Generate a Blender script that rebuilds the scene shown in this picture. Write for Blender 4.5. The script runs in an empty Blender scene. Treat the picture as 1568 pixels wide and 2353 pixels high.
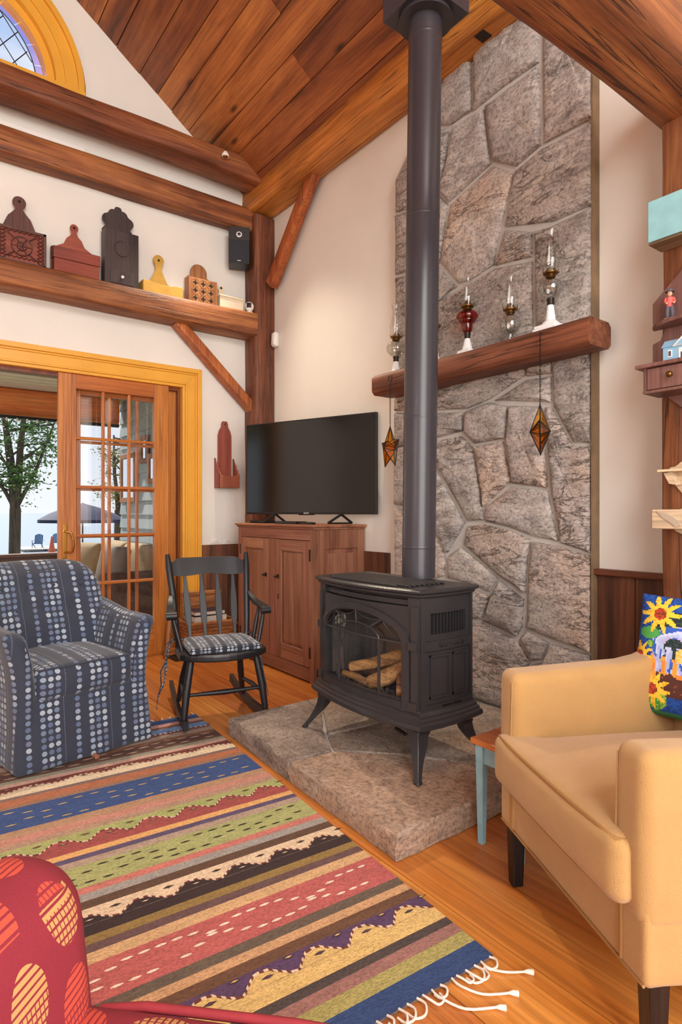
import bpy, bmesh, math, random
from mathutils import Vector, Matrix, noise
R = math.radians
random.seed(7)
scene = bpy.context.scene
col = scene.collection

# ------------------------------------------------------------------ camera, world, lights, exposure
cam_d = bpy.data.cameras.new('camera'); cam = bpy.data.objects.new('camera', cam_d); col.objects.link(cam)
cam.location = (4.638, -2.648, 1.12)
cam.rotation_euler = (R(90), 0, R(90 - 37.0086))
cam_d.sensor_fit = 'HORIZONTAL'; cam_d.sensor_width = 36; cam_d.lens = 36 * 1385 / 1568
cam_d.shift_y = 1.5 / 1568; cam_d.clip_start = .02; cam_d.clip_end = 6000
scene.camera = cam
vs = scene.view_settings
vs.view_transform = 'Standard'; vs.look = 'None'; vs.gamma = 1; vs.use_curve_mapping = False
vs.exposure = 0.5

w = bpy.data.worlds.new('sky'); scene.world = w; w.use_nodes = True
wn = w.node_tree.nodes; wl = w.node_tree.links; wn.clear()
tc = wn.new('ShaderNodeTexCoord'); sx = wn.new('ShaderNodeSeparateXYZ'); wl.new(tc.outputs['Generated'], sx.inputs[0])
rp = wn.new('ShaderNodeValToRGB'); wl.new(sx.outputs['Z'], rp.inputs[0])
e = rp.color_ramp.elements
e[0].position = 0.0; e[0].color = (.86, .90, .96, 1); e[1].position = .75; e[1].color = (.33, .52, .88, 1)
nz = wn.new('ShaderNodeTexNoise'); nz.inputs['Scale'].default_value = 3.2; nz.inputs['Detail'].default_value = 6
mp = wn.new('ShaderNodeMapping'); mp.inputs['Scale'].default_value = (1, 1, 3); wl.new(tc.outputs['Generated'], mp.inputs[0]); wl.new(mp.outputs[0], nz.inputs[0])
cr = wn.new('ShaderNodeValToRGB'); cr.color_ramp.elements[0].position = .48; cr.color_ramp.elements[1].position = .66; wl.new(nz.outputs[0], cr.inputs[0])
mx = wn.new('ShaderNodeMix'); mx.data_type = 'RGBA'; mx.inputs[7].default_value = (.93, .94, .96, 1)
wl.new(cr.outputs[0], mx.inputs[0]); wl.new(rp.outputs[0], mx.inputs[6])
bg = wn.new('ShaderNodeBackground'); bg.inputs[1].default_value = .78; wl.new(mx.outputs[2], bg.inputs[0])
wo = wn.new('ShaderNodeOutputWorld'); wl.new(bg.outputs[0], wo.inputs[0])

def area(name, loc, rot, sx_, sy_, energy, color):
    d = bpy.data.lights.new(name, 'AREA'); d.shape = 'RECTANGLE'; d.size = sx_; d.size_y = sy_; d.energy = energy; d.color = color
    o = bpy.data.objects.new(name, d); o.location = loc; o.rotation_euler = rot; col.objects.link(o); return o
# daylight window behind the camera; the two right-wall area lights are added fill
area('daylight_window_front', (3.75, -5.74, 2.05), (R(90), 0, R(180)), .95, 1.6, 300, (1.0, .97, .92))
area('fill_area_right', (6.92, -3.1, 1.75), (R(90), 0, R(90)), 3.6, 2.9, 165, (1.0, .98, .95))  # extra area light added in an unseen opening to brighten the room
area('fill_area_gable', (6.9, -2.9, 4.2), (R(90), 0, R(90)), 2.4, 1.4, 110, (1.0, .98, .95))  # second added fill, high in the unseen gable
sun_d = bpy.data.lights.new('sun', 'SUN'); sun_d.energy = 6.0; sun_d.angle = R(2); sun_d.color = (1, .93, .82)
sun = bpy.data.objects.new('sun', sun_d); sun.rotation_euler = (R(0), R(-50), R(12)); col.objects.link(sun)

# ------------------------------------------------------------------ helpers
def S(r, g, b):
    f = lambda c: (c / 255 / 12.92) if c <= 10.31 else ((c / 255 + .055) / 1.055) ** 2.4
    return (f(r), f(g), f(b), 1)

def tag(o, label=None, cat=None, group=None, kind=None):
    if label: o['label'] = label
    if cat: o['category'] = cat
    if group: o['group'] = group
    if kind: o['kind'] = kind
    return o

def T(name, label, cat, loc=(0, 0, 0), rz=0, group=None, kind=None):
    o = bpy.data.objects.new(name, None); o.empty_display_size = .1
    o.location = loc; o.rotation_euler = (0, 0, rz); col.objects.link(o)
    return tag(o, label, cat, group, kind)

def wmat(o):
    m = Matrix.Identity(4)
    while o is not None:
        m = Matrix.LocRotScale(o.location, o.rotation_euler, o.scale) @ m; o = o.parent
    return m

class MB:
    def __init__(s): s.v = []; s.f = []; s.c = []; s.m = []
    def add(s, vs, fs, c=None, m=0):
        o = len(s.v); s.v += [tuple(p) for p in vs]
        for f in fs: s.f.append(tuple(i + o for i in f)); s.c.append(c); s.m.append(m)
        return s
    def box(s, x0, x1, y0, y1, z0, z1, M=None, c=None, m=0):
        p = [Vector((x, y, z)) for z in (z0, z1) for y in (y0, y1) for x in (x0, x1)]
        if M: p = [M @ q for q in p]
        return s.add(p, [(0, 2, 3, 1), (4, 5, 7, 6), (0, 1, 5, 4), (2, 6, 7, 3), (0, 4, 6, 2), (1, 3, 7, 5)], c, m)
    def hexa(s, b, t, c=None):
        return s.add(list(b) + list(t), [(3, 2, 1, 0), (4, 5, 6, 7), (0, 1, 5, 4), (1, 2, 6, 5), (2, 3, 7, 6), (3, 0, 4, 7)], c)
    def prism(s, pts, vec, c=None):
        n = len(pts); vec = Vector(vec); a = [Vector(p) for p in pts]
        nr = sum(((a[i] - a[0]).cross(a[(i + 1) % n] - a[0]) for i in range(1, n - 1)), Vector())
        if nr.dot(vec) > 0: a = a[::-1]
        b = [p + vec for p in a]
        fs = [tuple(range(n)), tuple(range(2 * n - 1, n - 1, -1))]
        fs += [(i, i + n, (i + 1) % n + n, (i + 1) % n) for i in range(n)]
        return s.add(a + b, fs, c)
    def grid(s, P, cu=False, cv=False, c=None):
        nu = len(P); nv = len(P[0]); vs = [p for row in P for p in row]; fs = []
        for i in range(nu if cu else nu - 1):
            for j in range(nv if cv else nv - 1):
                i2 = (i + 1) % nu; j2 = (j + 1) % nv
                fs.append((i * nv + j, i2 * nv + j, i2 * nv + j2, i * nv + j2))
        return s.add(vs, fs, c)
    def tube(s, pts, r, n=8, cap=True, closed=False, flat=1.0, c=None):
        pts = [Vector(p) for p in pts]; k = len(pts); rr = r if isinstance(r, (list, tuple)) else [r] * k
        rows = []; up = None
        for i, p in enumerate(pts):
            if closed: d = pts[(i + 1) % k] - pts[i - 1]
            else: d = pts[min(i + 1, k - 1)] - pts[max(i - 1, 0)]
            d.normalize()
            if up is None: up = Vector((0, 0, 1)) if abs(d.z) < .9 else Vector((1, 0, 0))
            a = d.cross(up).normalized(); b = a.cross(d).normalized(); up = b
            rows.append([p + (a * math.cos(2 * math.pi * j / n) + b * math.sin(2 * math.pi * j / n) * flat) * rr[i] for j in range(n)])
        o = len(s.v); s.grid(rows, cu=closed, cv=True, c=c)
        if cap and not closed:
            s.f.append(tuple(o + j for j in range(n - 1, -1, -1))); s.f.append(tuple(o + (k - 1) * n + j for j in range(n)))
            s.c += [c, c]; s.m += [0, 0]
        return s
    def lathe(s, prof, n=24, c=(0, 0, 0), sx=1, sy=1, col=None, lobes=0, amp=0):
        rows = []
        for r, z in prof:
            rows.append([(c[0] + r * (1 + amp * math.cos(lobes * 2 * math.pi * j / n)) * math.cos(2 * math.pi * j / n) * sx,
                          c[1] + r * (1 + amp * math.cos(lobes * 2 * math.pi * j / n)) * math.sin(2 * math.pi * j / n) * sy, c[2] + z) for j in range(n)])
        o = len(s.v); s.grid(rows, cv=True, c=col)
        s.f = s.f[:-(len(rows) - 1) * n] + [tuple(reversed(f)) for f in s.f[-(len(rows) - 1) * n:]]
        if prof[0][0] > 1e-4: s.f.append(tuple(o + j for j in range(n - 1, -1, -1))); s.c.append(col); s.m.append(0)
        if prof[-1][0] > 1e-4: s.f.append(tuple(o + (len(rows) - 1) * n + j for j in range(n))); s.c.append(col); s.m.append(0)
        return s
    def ball(s, c, r, n=10, col=None):
        if not isinstance(r, (tuple, list)): r = (r, r, r)
        k = max(4, n // 2); prof = [(math.sin(math.pi * i / k), -math.cos(math.pi * i / k)) for i in range(k + 1)]
        t = MB().lathe(prof, n); t.v = [(c[0] + x * r[0], c[1] + y * r[1], c[2] + z * r[2]) for x, y, z in t.v]
        return s.add(t.v, t.f, col)
    def rbox(s, x0, x1, y0, y1, z0, z1, r, n=4, k=3, puff=0, fn=None):
        lo = (x0, y0, z0); hi = (x1, y1, z1); c = [(a + b) / 2 for a, b in zip(lo, hi)]; h = [(b - a) / 2 for a, b in zip(lo, hi)]
        r = min(r, *[q * .98 for q in h])
        def ax(i):
            L = [-h[i] + r * (1 - math.tan(math.pi / 4 * (1 - j / k))) for j in range(k)]
            L += [-(h[i] - r) + 2 * (h[i] - r) * j / n for j in range(n + 1)]
            return L + [-a for a in L[:k][::-1]]
        A = [ax(i) for i in range(3)]; idx = {}; vs = []; fs = []
        def vert(p):
            q = [max(-(h[i] - r), min(h[i] - r, p[i])) for i in range(3)]
            d = Vector([p[i] - q[i] for i in range(3)])
            if d.length > 1e-9: d.normalize()
            v = [q[i] + d[i] * r for i in range(3)]
            if puff:
                u = [v[i] / h[i] for i in range(3)]
                pf = puff if isinstance(puff, (tuple, list)) else (puff,) * 3
                for i in range(3):
                    o1, o2 = (i + 1) % 3, (i + 2) % 3
                    v[i] += d[i] * pf[i] * max(0, 1 - u[o1] ** 2) * max(0, 1 - u[o2] ** 2)
            v = [v[i] + c[i] for i in range(3)]
            if fn: v = fn(Vector(v))
            key = tuple(round(a, 5) for a in p)
            if key not in idx: idx[key] = len(vs); vs.append(tuple(v))
            return idx[key]
        for i in range(3):
            a, b = (i + 1) % 3, (i + 2) % 3
            for sg in (-1, 1):
                for m in range(len(A[a]) - 1):
                    for l in range(len(A[b]) - 1):
                        q = []
                        for (mm, ll) in ((m, l), (m + 1, l), (m + 1, l + 1), (m, l + 1)):
                            p = [0, 0, 0]; p[i] = sg * h[i]; p[a] = A[a][mm]; p[b] = A[b][ll]; q.append(vert(p))
                        fs.append(tuple(q) if sg > 0 else tuple(q[::-1]))
        return s.add(vs, fs)
    def tf(s, M): s.v = [tuple(M @ Vector(p)) for p in s.v]; return s
    def fn(s, g): s.v = [tuple(g(Vector(p))) for p in s.v]; return s
    def merge(s, o): return s.add(o.v, o.f)
    def build(s, name, mat, parent=None, smooth=None, bevel=0, bseg=2, sub=0, uv=False, world=False, label=None):
        vs = s.v
        if world and parent is not None:
            inv = wmat(parent).inverted(); vs = [tuple(inv @ Vector(p)) for p in vs]
        me = bpy.data.meshes.new(name); me.from_pydata(vs, [], s.f); me.update()
        for mm in (mat if isinstance(mat, (list, tuple)) else [mat]): me.materials.append(mm)
        if any(s.m): me.polygons.foreach_set('material_index', s.m)
        if any(x is not None for x in s.c):
            ca = me.color_attributes.new('Col', 'FLOAT_COLOR', 'CORNER'); i = 0
            for p in me.polygons:
                cc = s.c[p.index] or (.5, .5, .5, 1)
                for _ in p.vertices: ca.data[i].color = cc; i += 1
        if smooth is not None:
            me.polygons.foreach_set('use_smooth', [True] * len(me.polygons))
            if smooth < 179: me.set_sharp_from_angle(angle=R(smooth))
        if uv:
            u = me.uv_layers.new(name='uv'); i = 0
            for p in me.polygons:
                n = p.normal; a = max(range(3), key=lambda q: abs(n[q]))
                for vi in p.vertices:
                    co = me.vertices[vi].co
                    u.data[i].uv = (co.y, co.z) if a == 0 else ((co.x, co.z) if a == 1 else (co.y, co.x)); i += 1
        o = bpy.data.objects.new(name, me); col.objects.link(o)
        if parent is not None: o.parent = parent
        if bevel:
            b = o.modifiers.new('b', 'BEVEL'); b.width = bevel; b.segments = bseg; b.limit_method = 'ANGLE'; b.angle_limit = R(35)
        if sub:
            b = o.modifiers.new('s', 'SUBSURF'); b.levels = sub; b.render_levels = sub
        if label: o['label'] = label
        return o

def copy_tree(o, parent=None):
    c = o.copy(); col.objects.link(c); c.parent = parent
    for ch in list(o.children): copy_tree(ch, c)
    return c

# ------------------------------------------------------------------ node materials
class NM:
    def __init__(s, name):
        s.mat = bpy.data.materials.new(name); s.mat.use_nodes = True; s.nt = s.mat.node_tree; s.nt.nodes.clear()
        s.out = s.nt.nodes.new('ShaderNodeOutputMaterial')
    def n(s, t, inp=None, **pr):
        k = s.nt.nodes.new('ShaderNode' + t)
        for a, b in pr.items(): setattr(k, a, b)
        for a, b in (inp or {}).items():
            sk = k.inputs[a]
            if isinstance(b, bpy.types.NodeSocket): s.nt.links.new(b, sk)
            else: sk.default_value = b
        return k
    def m(s, op, a, b=0, c=0): return s.n('Math', {0: a, 1: b, 2: c}, operation=op).outputs[0]
    def mix(s, f, a, b, blend='MIX'):
        k = s.n('Mix', data_type='RGBA', blend_type=blend, clamp_factor=True)
        for i, v in ((0, f), (6, a), (7, b)):
            if isinstance(v, bpy.types.NodeSocket): s.nt.links.new(v, k.inputs[i])
            else: k.inputs[i].default_value = v
        return k.outputs[2]
    def ramp(s, fac, stops, const=False):
        k = s.n('ValToRGB', {0: fac}); r = k.color_ramp
        if const: r.interpolation = 'CONSTANT'
        while len(r.elements) < len(stops): r.elements.new(.5)
        for el, (p, c) in zip(r.elements, stops): el.position = p; el.color = c if len(c) == 4 else (*c, 1)
        return k.outputs[0]
    def noise(s, vec, scale, detail=4, rough=.55, dist=0):
        return s.n('TexNoise', {'Vector': vec, 'Scale': scale, 'Detail': detail, 'Roughness': rough, 'Distortion': dist}).outputs[0]
    def obj(s, scale=(1, 1, 1), rnd=0.0):
        v = s.n('TexCoord').outputs['Object']
        if rnd:
            r = s.n('ObjectInfo').outputs['Random']; q = s.m('MULTIPLY', r, rnd)
            cb = s.n('CombineXYZ', {0: q, 1: s.m('MULTIPLY', q, 1.7), 2: s.m('MULTIPLY', q, .6)}).outputs[0]
            v = s.n('VectorMath', {0: v, 1: cb}, operation='ADD').outputs[0]
        return s.n('Mapping', {0: v, 3: scale}).outputs[0]
    def bump(s, h, strength=.3, dist=.01): return s.n('Bump', {'Height': h, 'Strength': strength, 'Distance': dist}).outputs[0]
    def done(s, color, rough=.5, normal=None, **kw):
        b = s.n('BsdfPrincipled'); pr = {'Base Color': color, 'Roughness': rough, **kw}
        if normal is not None: pr['Normal'] = normal
        for a, v in pr.items():
            if isinstance(v, bpy.types.NodeSocket): s.nt.links.new(v, b.inputs[a])
            else: b.inputs[a].default_value = v
        s.nt.links.new(b.outputs[0], s.out.inputs[0]); return s.mat

def plain(name, c, rough=.5, var=.12, scale=8, bump=0, bscale=60, **kw):
    k = NM(name); v = k.obj(); f = k.noise(v, scale)
    a = tuple(x * (1 - var) for x in c[:3]) + (1,); b = tuple(min(1, x * (1 + var)) for x in c[:3]) + (1,)
    cc = k.ramp(f, [(.3, a), (.7, b)])
    nr = k.bump(k.noise(v, bscale, 3), bump, .004) if bump else None
    return k.done(cc, rough, nr, **kw)

def wood(name, dark, mid, light, axis=0, rough=.5, scale=1.0, var=.5, hewn=0, knots=.5, spots=None, **kw):
    k = NM(name); sc = [1, 1, 1]; sc[axis] = .10; v = k.obj(tuple(sc), 37)
    g = k.noise(v, 7 * scale, 5, .6, .8)
    c = k.ramp(g, [(.28, dark), (.48, mid), (.72, light)])
    sc2 = [1, 1, 1]; sc2[axis] = .025; v2 = k.obj(tuple(sc2), 37); fi = k.noise(v2, 75 * scale, 3, .6)
    c = k.mix(.8 if hewn > .55 else .6, c, k.ramp(fi, [(.3, (.42, .36, .32, 1)), (.6, (1, 1, 1, 1))]), 'MULTIPLY')
    sc3 = [1, 1, 1]; sc3[axis] = .33; v3 = k.obj(tuple(sc3), 51)
    kn = k.n('TexVoronoi', {'Vector': v3, 'Scale': 4.2 * scale}).outputs[0]
    c = k.mix(k.m('MULTIPLY', k.ramp(kn, [(.03, (1, 1, 1)), (.11, (0, 0, 0))]), knots), c, tuple(x * .35 for x in dark[:3]) + (1,))
    r = k.n('ObjectInfo').outputs['Random']
    c = k.n('HueSaturation', {'Color': c, 'Value': k.m('ADD', 1 - var / 2, k.m('MULTIPLY', r, var)), 'Hue': k.m('ADD', .494, k.m('MULTIPLY', r, .012)), 'Saturation': 1.0}).outputs[0]
    h = fi
    if hewn:
        hn = k.noise(k.obj(), 14, 4, .6); h = k.m('ADD', k.m('MULTIPLY', fi, .5), k.m('MULTIPLY', hn, hewn))
        sc4 = [1, 1, 1]; sc4[axis] = .03; ck = k.noise(k.obj(tuple(sc4), 29), 15 * scale, 3, .5, .2); sp_ = k.noise(k.obj((1, 1, 1), 17), 3.1, 2)
        cm_ = k.ramp(k.m('ABSOLUTE', k.m('SUBTRACT', ck, .5)), [(.004, (1, 1, 1)), (.012, (0, 0, 0))])
        cm_ = k.m('MULTIPLY', cm_, k.ramp(sp_, [(.36, (0, 0, 0)), (.50, (1, 1, 1))])) if hewn > .55 else 0.0
        big = k.noise(k.obj((1, 1, 1), 13), 2.3, 4, .6); c = k.mix(min(.55, hewn), c, k.ramp(big, [(.3, (.55, .5, .48, 1)), (.55, (1, 1, 1, 1)), (.75, (1.18, 1.15, 1.1, 1))]), 'MULTIPLY')
        sc5 = [9, 9, 9]; sc5[axis] = 1.2; ad = k.n('TexVoronoi', {'Vector': k.obj(tuple(9 / q if q > 1 else 14 for q in [1, 1, 1]), 7), 'Scale': .9}).outputs[0]
        c = k.mix(k.m('MULTIPLY', cm_, .75), c, tuple(x * .35 for x in dark[:3]) + (1,)); h = k.m('SUBTRACT', h, k.m('MULTIPLY', cm_, .8))
        h = k.m('ADD', h, k.m('MULTIPLY', ad, .35))
    return k.done(c, rough, k.bump(h, .45, .006), **kw)

M = {}
M['wall'] = plain('plaster', S(232, 228, 220), .85, .03, 2, .08, 40)
M['beam'] = wood('hewn_timber', S(82, 44, 24), S(148, 86, 46), S(188, 124, 70), 0, .6, 1, .35, 1.2)
M['beam_y'] = wood('hewn_timber_y', S(82, 44, 24), S(146, 84, 45), S(186, 122, 68), 1, .6, 1, .35, 1.2)
M['beam_z'] = wood('hewn_timber_z', S(72, 40, 25), S(132, 76, 45), S(168, 106, 66), 2, .6, 1, .35, 1.2)
M['beam_gold'] = wood('golden_timber', S(130, 66, 22), S(196, 118, 48), S(222, 150, 72), 0, .55, .8, .2, 1.0)
M['brace'] = wood('brace_timber', S(140, 70, 28), S(188, 106, 48), S(205, 125, 62), 2, .5, 1, .2, .6)
M['ceil'] = wood('ceiling_boards', S(84, 42, 22), S(158, 90, 46), S(198, 126, 66), 0, .5, 1.1, .7, .5, .9)
M['gap'] = plain('dark_gap', S(40, 24, 14), .9, .1)
M['floor'] = wood('pine_floor', S(172, 88, 32), S(206, 126, 54), S(224, 150, 74), 0, .32, .9, .3, .1, .55)
M['wains'] = wood('wainscot_boards', S(54, 32, 20), S(104, 62, 40), S(140, 88, 56), 2, .7, 1.2, .8, .3, .3)
M['cap'] = wood('wainscot_cap', S(84, 44, 26), S(132, 74, 46), S(150, 88, 56), 0, .5, 1, .1)
M['fir'] = wood('fir_door', S(158, 84, 30), S(192, 112, 46), S(208, 130, 60), 2, .38, 1.1, .1, 0, .15)
M['fir_y'] = wood('fir_door_rail', S(158, 84, 30), S(190, 110, 45), S(206, 128, 58), 1, .38, 1.1, .1, 0, .15)
M['jamb'] = wood('door_jamb', S(92, 44, 18), S(128, 66, 28), S(146, 78, 34), 2, .45, 1, .05, 0, .1)
M['yellow'] = plain('yellow_paint', S(230, 168, 60), .38, .05, 5)
M['redcedar'] = wood('porch_log', S(222, 104, 46), S(246, 140, 76), S(250, 168, 104), 1, .6, .9, .1, .4)

def glass(name, tint=(1, 1, 1, 1), rough=0.0, alpha=.12):
    k = NM(name)
    t = k.n('BsdfTransparent', {0: tint}); g = k.n('BsdfGlossy', {0: (1, 1, 1, 1), 'Roughness': rough})
    fr = k.n('LayerWeight', {0: .5}).outputs['Facing']; f = k.m('ADD', .035 + alpha * .05, k.m('MULTIPLY', k.m('POWER', fr, 4.0), .55))
    mx = k.n('MixShader', {0: f, 1: t.outputs[0], 2: g.outputs[0]})
    k.nt.links.new(mx.outputs[0], k.out.inputs[0]); return k.mat
M['glass'] = glass('clear_glass')
M['lampglass'] = glass('lamp_glass', (.93, .94, .93, 1), .03, 1.0)
M['fontglass'] = glass('pressed_clear_glass', (.80, .82, .80, 1), .08, 2.2)
M['amber'] = glass('amber_glass', (.93, .66, .22, 1), .1, .3)
M['redglass'] = glass('cranberry_glass', (.72, .10, .08, 1), .05, .6)
M['purple'] = glass('purple_glass', (.80, .70, .92, 1), .1, .3)

def stonemat(name, pals, scale=1.0, rough=.85, vein=.7):
    k = NM(name); v = k.obj((1, 1, 1), 23); r = k.n('ObjectInfo').outputs['Random']
    st = k.n('Mapping', {0: v, 2: (.5, .9, .3), 3: (1, 1, 3.2)}).outputs[0]
    n1 = k.noise(st, 4.5 * scale, 6, .65, .6); n2 = k.noise(v, 70 * scale, 3, .7); n3 = k.noise(v, 2.2 * scale, 3); n4 = k.noise(st, 26 * scale, 4, .7, .5)
    c = k.ramp(n1, [(.25, pals[0]), (.45, pals[1]), (.6, pals[2]), (.8, pals[3])])
    c = k.mix(k.ramp(k.m('ADD', n3, k.m('MULTIPLY', k.m('SUBTRACT', r, .5), .35)), [(.54, (0, 0, 0)), (.74, (.6, .6, .6))]), c, pals[4])
    c = k.mix(.85, c, k.ramp(n2, [(.32, (.38, .36, .36, 1)), (.5, (.95, .95, .95, 1)), (.75, (1.25, 1.22, 1.2, 1))]), 'MULTIPLY')
    c = k.mix(.6, c, k.ramp(n4, [(.34, (.45, .42, .42, 1)), (.5, (1, 1, 1, 1))]), 'MULTIPLY')
    cv = k.noise(st, 3.6 * scale, 6, .62, .9); vm = k.ramp(k.m('ABSOLUTE', k.m('SUBTRACT', cv, .5)), [(.004, (1, 1, 1)), (.020, (0, 0, 0))])
    vm = k.m('MULTIPLY', vm, k.ramp(n3, [(.42, (0, 0, 0)), (.56, (1, 1, 1))])); c = k.mix(k.m('MULTIPLY', vm, vein), c, S(78, 66, 60))
    c = k.n('HueSaturation', {'Color': c, 'Value': k.m('ADD', .90, k.m('MULTIPLY', r, .28))}).outputs[0]
    h = k.m('SUBTRACT', k.m('ADD', k.m('MULTIPLY', n4, 1.0), k.m('MULTIPLY', n2, .35)), k.m('MULTIPLY', vm, 1.6 * vein))
    return k.done(c, rough, k.bump(h, .7, .012))
M['stone'] = stonemat('granite_stone', [S(120, 114, 112), S(170, 161, 155), S(188, 178, 170), S(210, 202, 195), S(200, 170, 146)])
M['hearth'] = stonemat('hearth_stone', [S(104, 92, 84), S(148, 132, 120), S(170, 154, 140), S(194, 182, 170), S(176, 142, 114)], 1.0, .85, .12)
M['mortar'] = plain('mortar', S(186, 180, 174), .9, .08, 20, .4, 80)
# ------------------------------------------------------------------ the room shell
def st(o): o['kind'] = 'structure'; return o
def ceil_z(y): return 3.70 - .73 * y if y > -2.9 else 3.70 + .73 * 2.9 - .73 * (-2.9 - y)

# floor: wide pine planks running along x
floor = st(MB().box(0, 7, -5.8, 0, -.06, -.022).build('floor', M['gap']))
random.seed(3)
edges = [0, -.19, -.41, -.60, -.83, -1.07, -1.145, -1.375, -1.60, -1.83, -2.03, -2.26, -2.5, -2.72]
while edges[-1] > -5.75: edges.append(max(-5.8, edges[-1] - random.uniform(.18, .26)))
for a, b in zip(edges[1:], edges):
    xs = [0.0]
    while xs[-1] < 7: xs.append(min(7, xs[-1] + random.uniform(1.7, 3.4)))
    if xs[-1] - xs[-2] < .4: xs.pop(-2)
    for x0, x1 in zip(xs, xs[1:]):
        MB().box(x0 + .0012, x1 - .0012, a + .0016, b - .0016, -.022, random.uniform(-.0012, 0)).build('plank', M['floor'], floor)

# wall on the left (x = 0) with door opening and half-round window opening
mb = MB(); DY0, DY1, DZ = -2.56, -.735, 2.15; WC = (-2.29, 4.16); WR = .64
ys = sorted({-5.8, DY0, DY1, 0, -2.9} | {WC[0] - WR * math.cos(i * math.pi / 24) for i in range(25)})
def wseg(y0, y1, z00, z01, z10, z11):
    mb.hexa([(-.14, y0, z00), (0, y0, z00), (0, y1, z10), (-.14, y1, z10)], [(-.14, y0, z01), (0, y0, z01), (0, y1, z11), (-.14, y1, z11)])
for y0, y1 in zip(ys, ys[1:]):
    mid = (y0 + y1) / 2; base = DZ if DY0 < mid < DY1 else -.06
    if abs(mid - WC[0]) < WR:
        wseg(y0, y1, base, WC[1], base, WC[1])
        t = [WC[1] + math.sqrt(max(0, WR ** 2 - (y - WC[0]) ** 2)) for y in (y0, y1)]
        wseg(y0, y1, t[0], ceil_z(y0) + .05, t[1], ceil_z(y1) + .05)
    else: wseg(y0, y1, base, ceil_z(y0) + .05, base, ceil_z(y1) + .05)
st(mb.build('wall_left', M['wall']))
st(MB().box(0, 7.14, 0, .14, -.06, 3.78).build('wall_back', M['wall']))
mb = MB(); mb.box(0, 3.25, -5.94, -5.8, -.06, 3.78).box(4.25, 7.14, -5.94, -5.8, -.06, 3.78).box(3.25, 4.25, -5.94, -5.8, -.06, 1.2).box(3.25, 4.25, -5.94, -5.8, 2.9, 3.78)
st(mb.build('wall_front', M['wall']))
mb = MB(); mb.box(7, 7.14, -1.3, 0, -.06, 3.78).box(7, 7.14, -5.8, -4.9, -.06, 3.78).box(7, 7.14, -4.9, -1.3, -.06, .3).box(7, 7.14, -4.9, -1.3, 3.2, 3.78)
mb.prism([(7, 0, 3.7), (7, -1.7, 3.7), (7, -1.7, ceil_z(-1.7))], (.14, 0, 0)); mb.prism([(7, -5.8, 3.7), (7, -4.1, 3.7), (7, -4.1, ceil_z(-4.1))], (.14, 0, 0))
mb.prism([(7, -1.7, 4.9), (7, -4.1, 4.9), (7, -4.1, ceil_z(-4.1)), (7, -2.9, ceil_z(-2.9)), (7, -1.7, ceil_z(-1.7))], (.14, 0, 0))
st(mb.build('wall_right', M['wall']))

# sloped plank ceiling, boards run along x
ceiling = st(MB().hexa([(0, 0, 3.735), (7.14, 0, 3.735), (7.14, -2.9, 5.852), (0, -2.9, 5.852)], [(0, 0, 3.80), (7.14, 0, 3.80), (7.14, -2.9, 5.92), (0, -2.9, 5.92)])
    .hexa([(0, -2.9, 5.852), (7.14, -2.9, 5.852), (7.14, -5.94, 3.63), (0, -5.94, 3.63)], [(0, -2.9, 5.92), (7.14, -2.9, 5.92), (7.14, -5.94, 3.70), (0, -5.94, 3.70)]).build('ceiling', M['gap']))
cy = [0, -.245, -.40, -.55, -.70, -.84, -.955, -1.095, -1.27, -1.405, -1.57, -1.72, -1.90, -2.05, -2.22, -2.38, -2.56, -2.72, -2.9]
random.seed(11)
def cplank(x0, x1, ya, yb):
    za, zb = ceil_z(ya), ceil_z(yb); t = random.uniform(.022, .034); o = random.uniform(0, .008)
    g = .003 if ya > -2.9 or yb > -2.9 else .003
    a = [(x0, ya - g, za + g * .73 - o), (x1, ya - g, za + g * .73 - o), (x1, yb + g, zb - g * .73 - o), (x0, yb + g, zb - g * .73 - o)]
    b = [(p[0], p[1], p[2] + t) for p in a]
    MB().hexa(a[::-1], b[::-1]).build('plank', M['ceil'], ceiling)
for ya, yb in zip(cy, cy[1:]):
    xs = [0.0]
    while xs[-1] < 7: xs.append(min(7, xs[-1] + random.uniform(1.3, 3.2)))
    if xs[-1] - xs[-2] < .4: xs.pop(-2)
    for x0, x1 in zip(xs, xs[1:]): cplank(x0 + .0015, x1 - .0015, ya, yb)
for i in range(14):
    ya = -2.9 - 3.04 * i / 14; yb = -2.9 - 3.04 * (i + 1) / 14
    a = [(0, ya - .003, ceil_z(ya)), (7, ya - .003, ceil_z(ya)), (7, yb + .003, ceil_z(yb)), (0, yb + .003, ceil_z(yb))]
    MB().hexa(a[::-1], [(p[0], p[1], p[2] + .025) for p in a][::-1]).build('plank', M['ceil'], ceiling)

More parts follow.
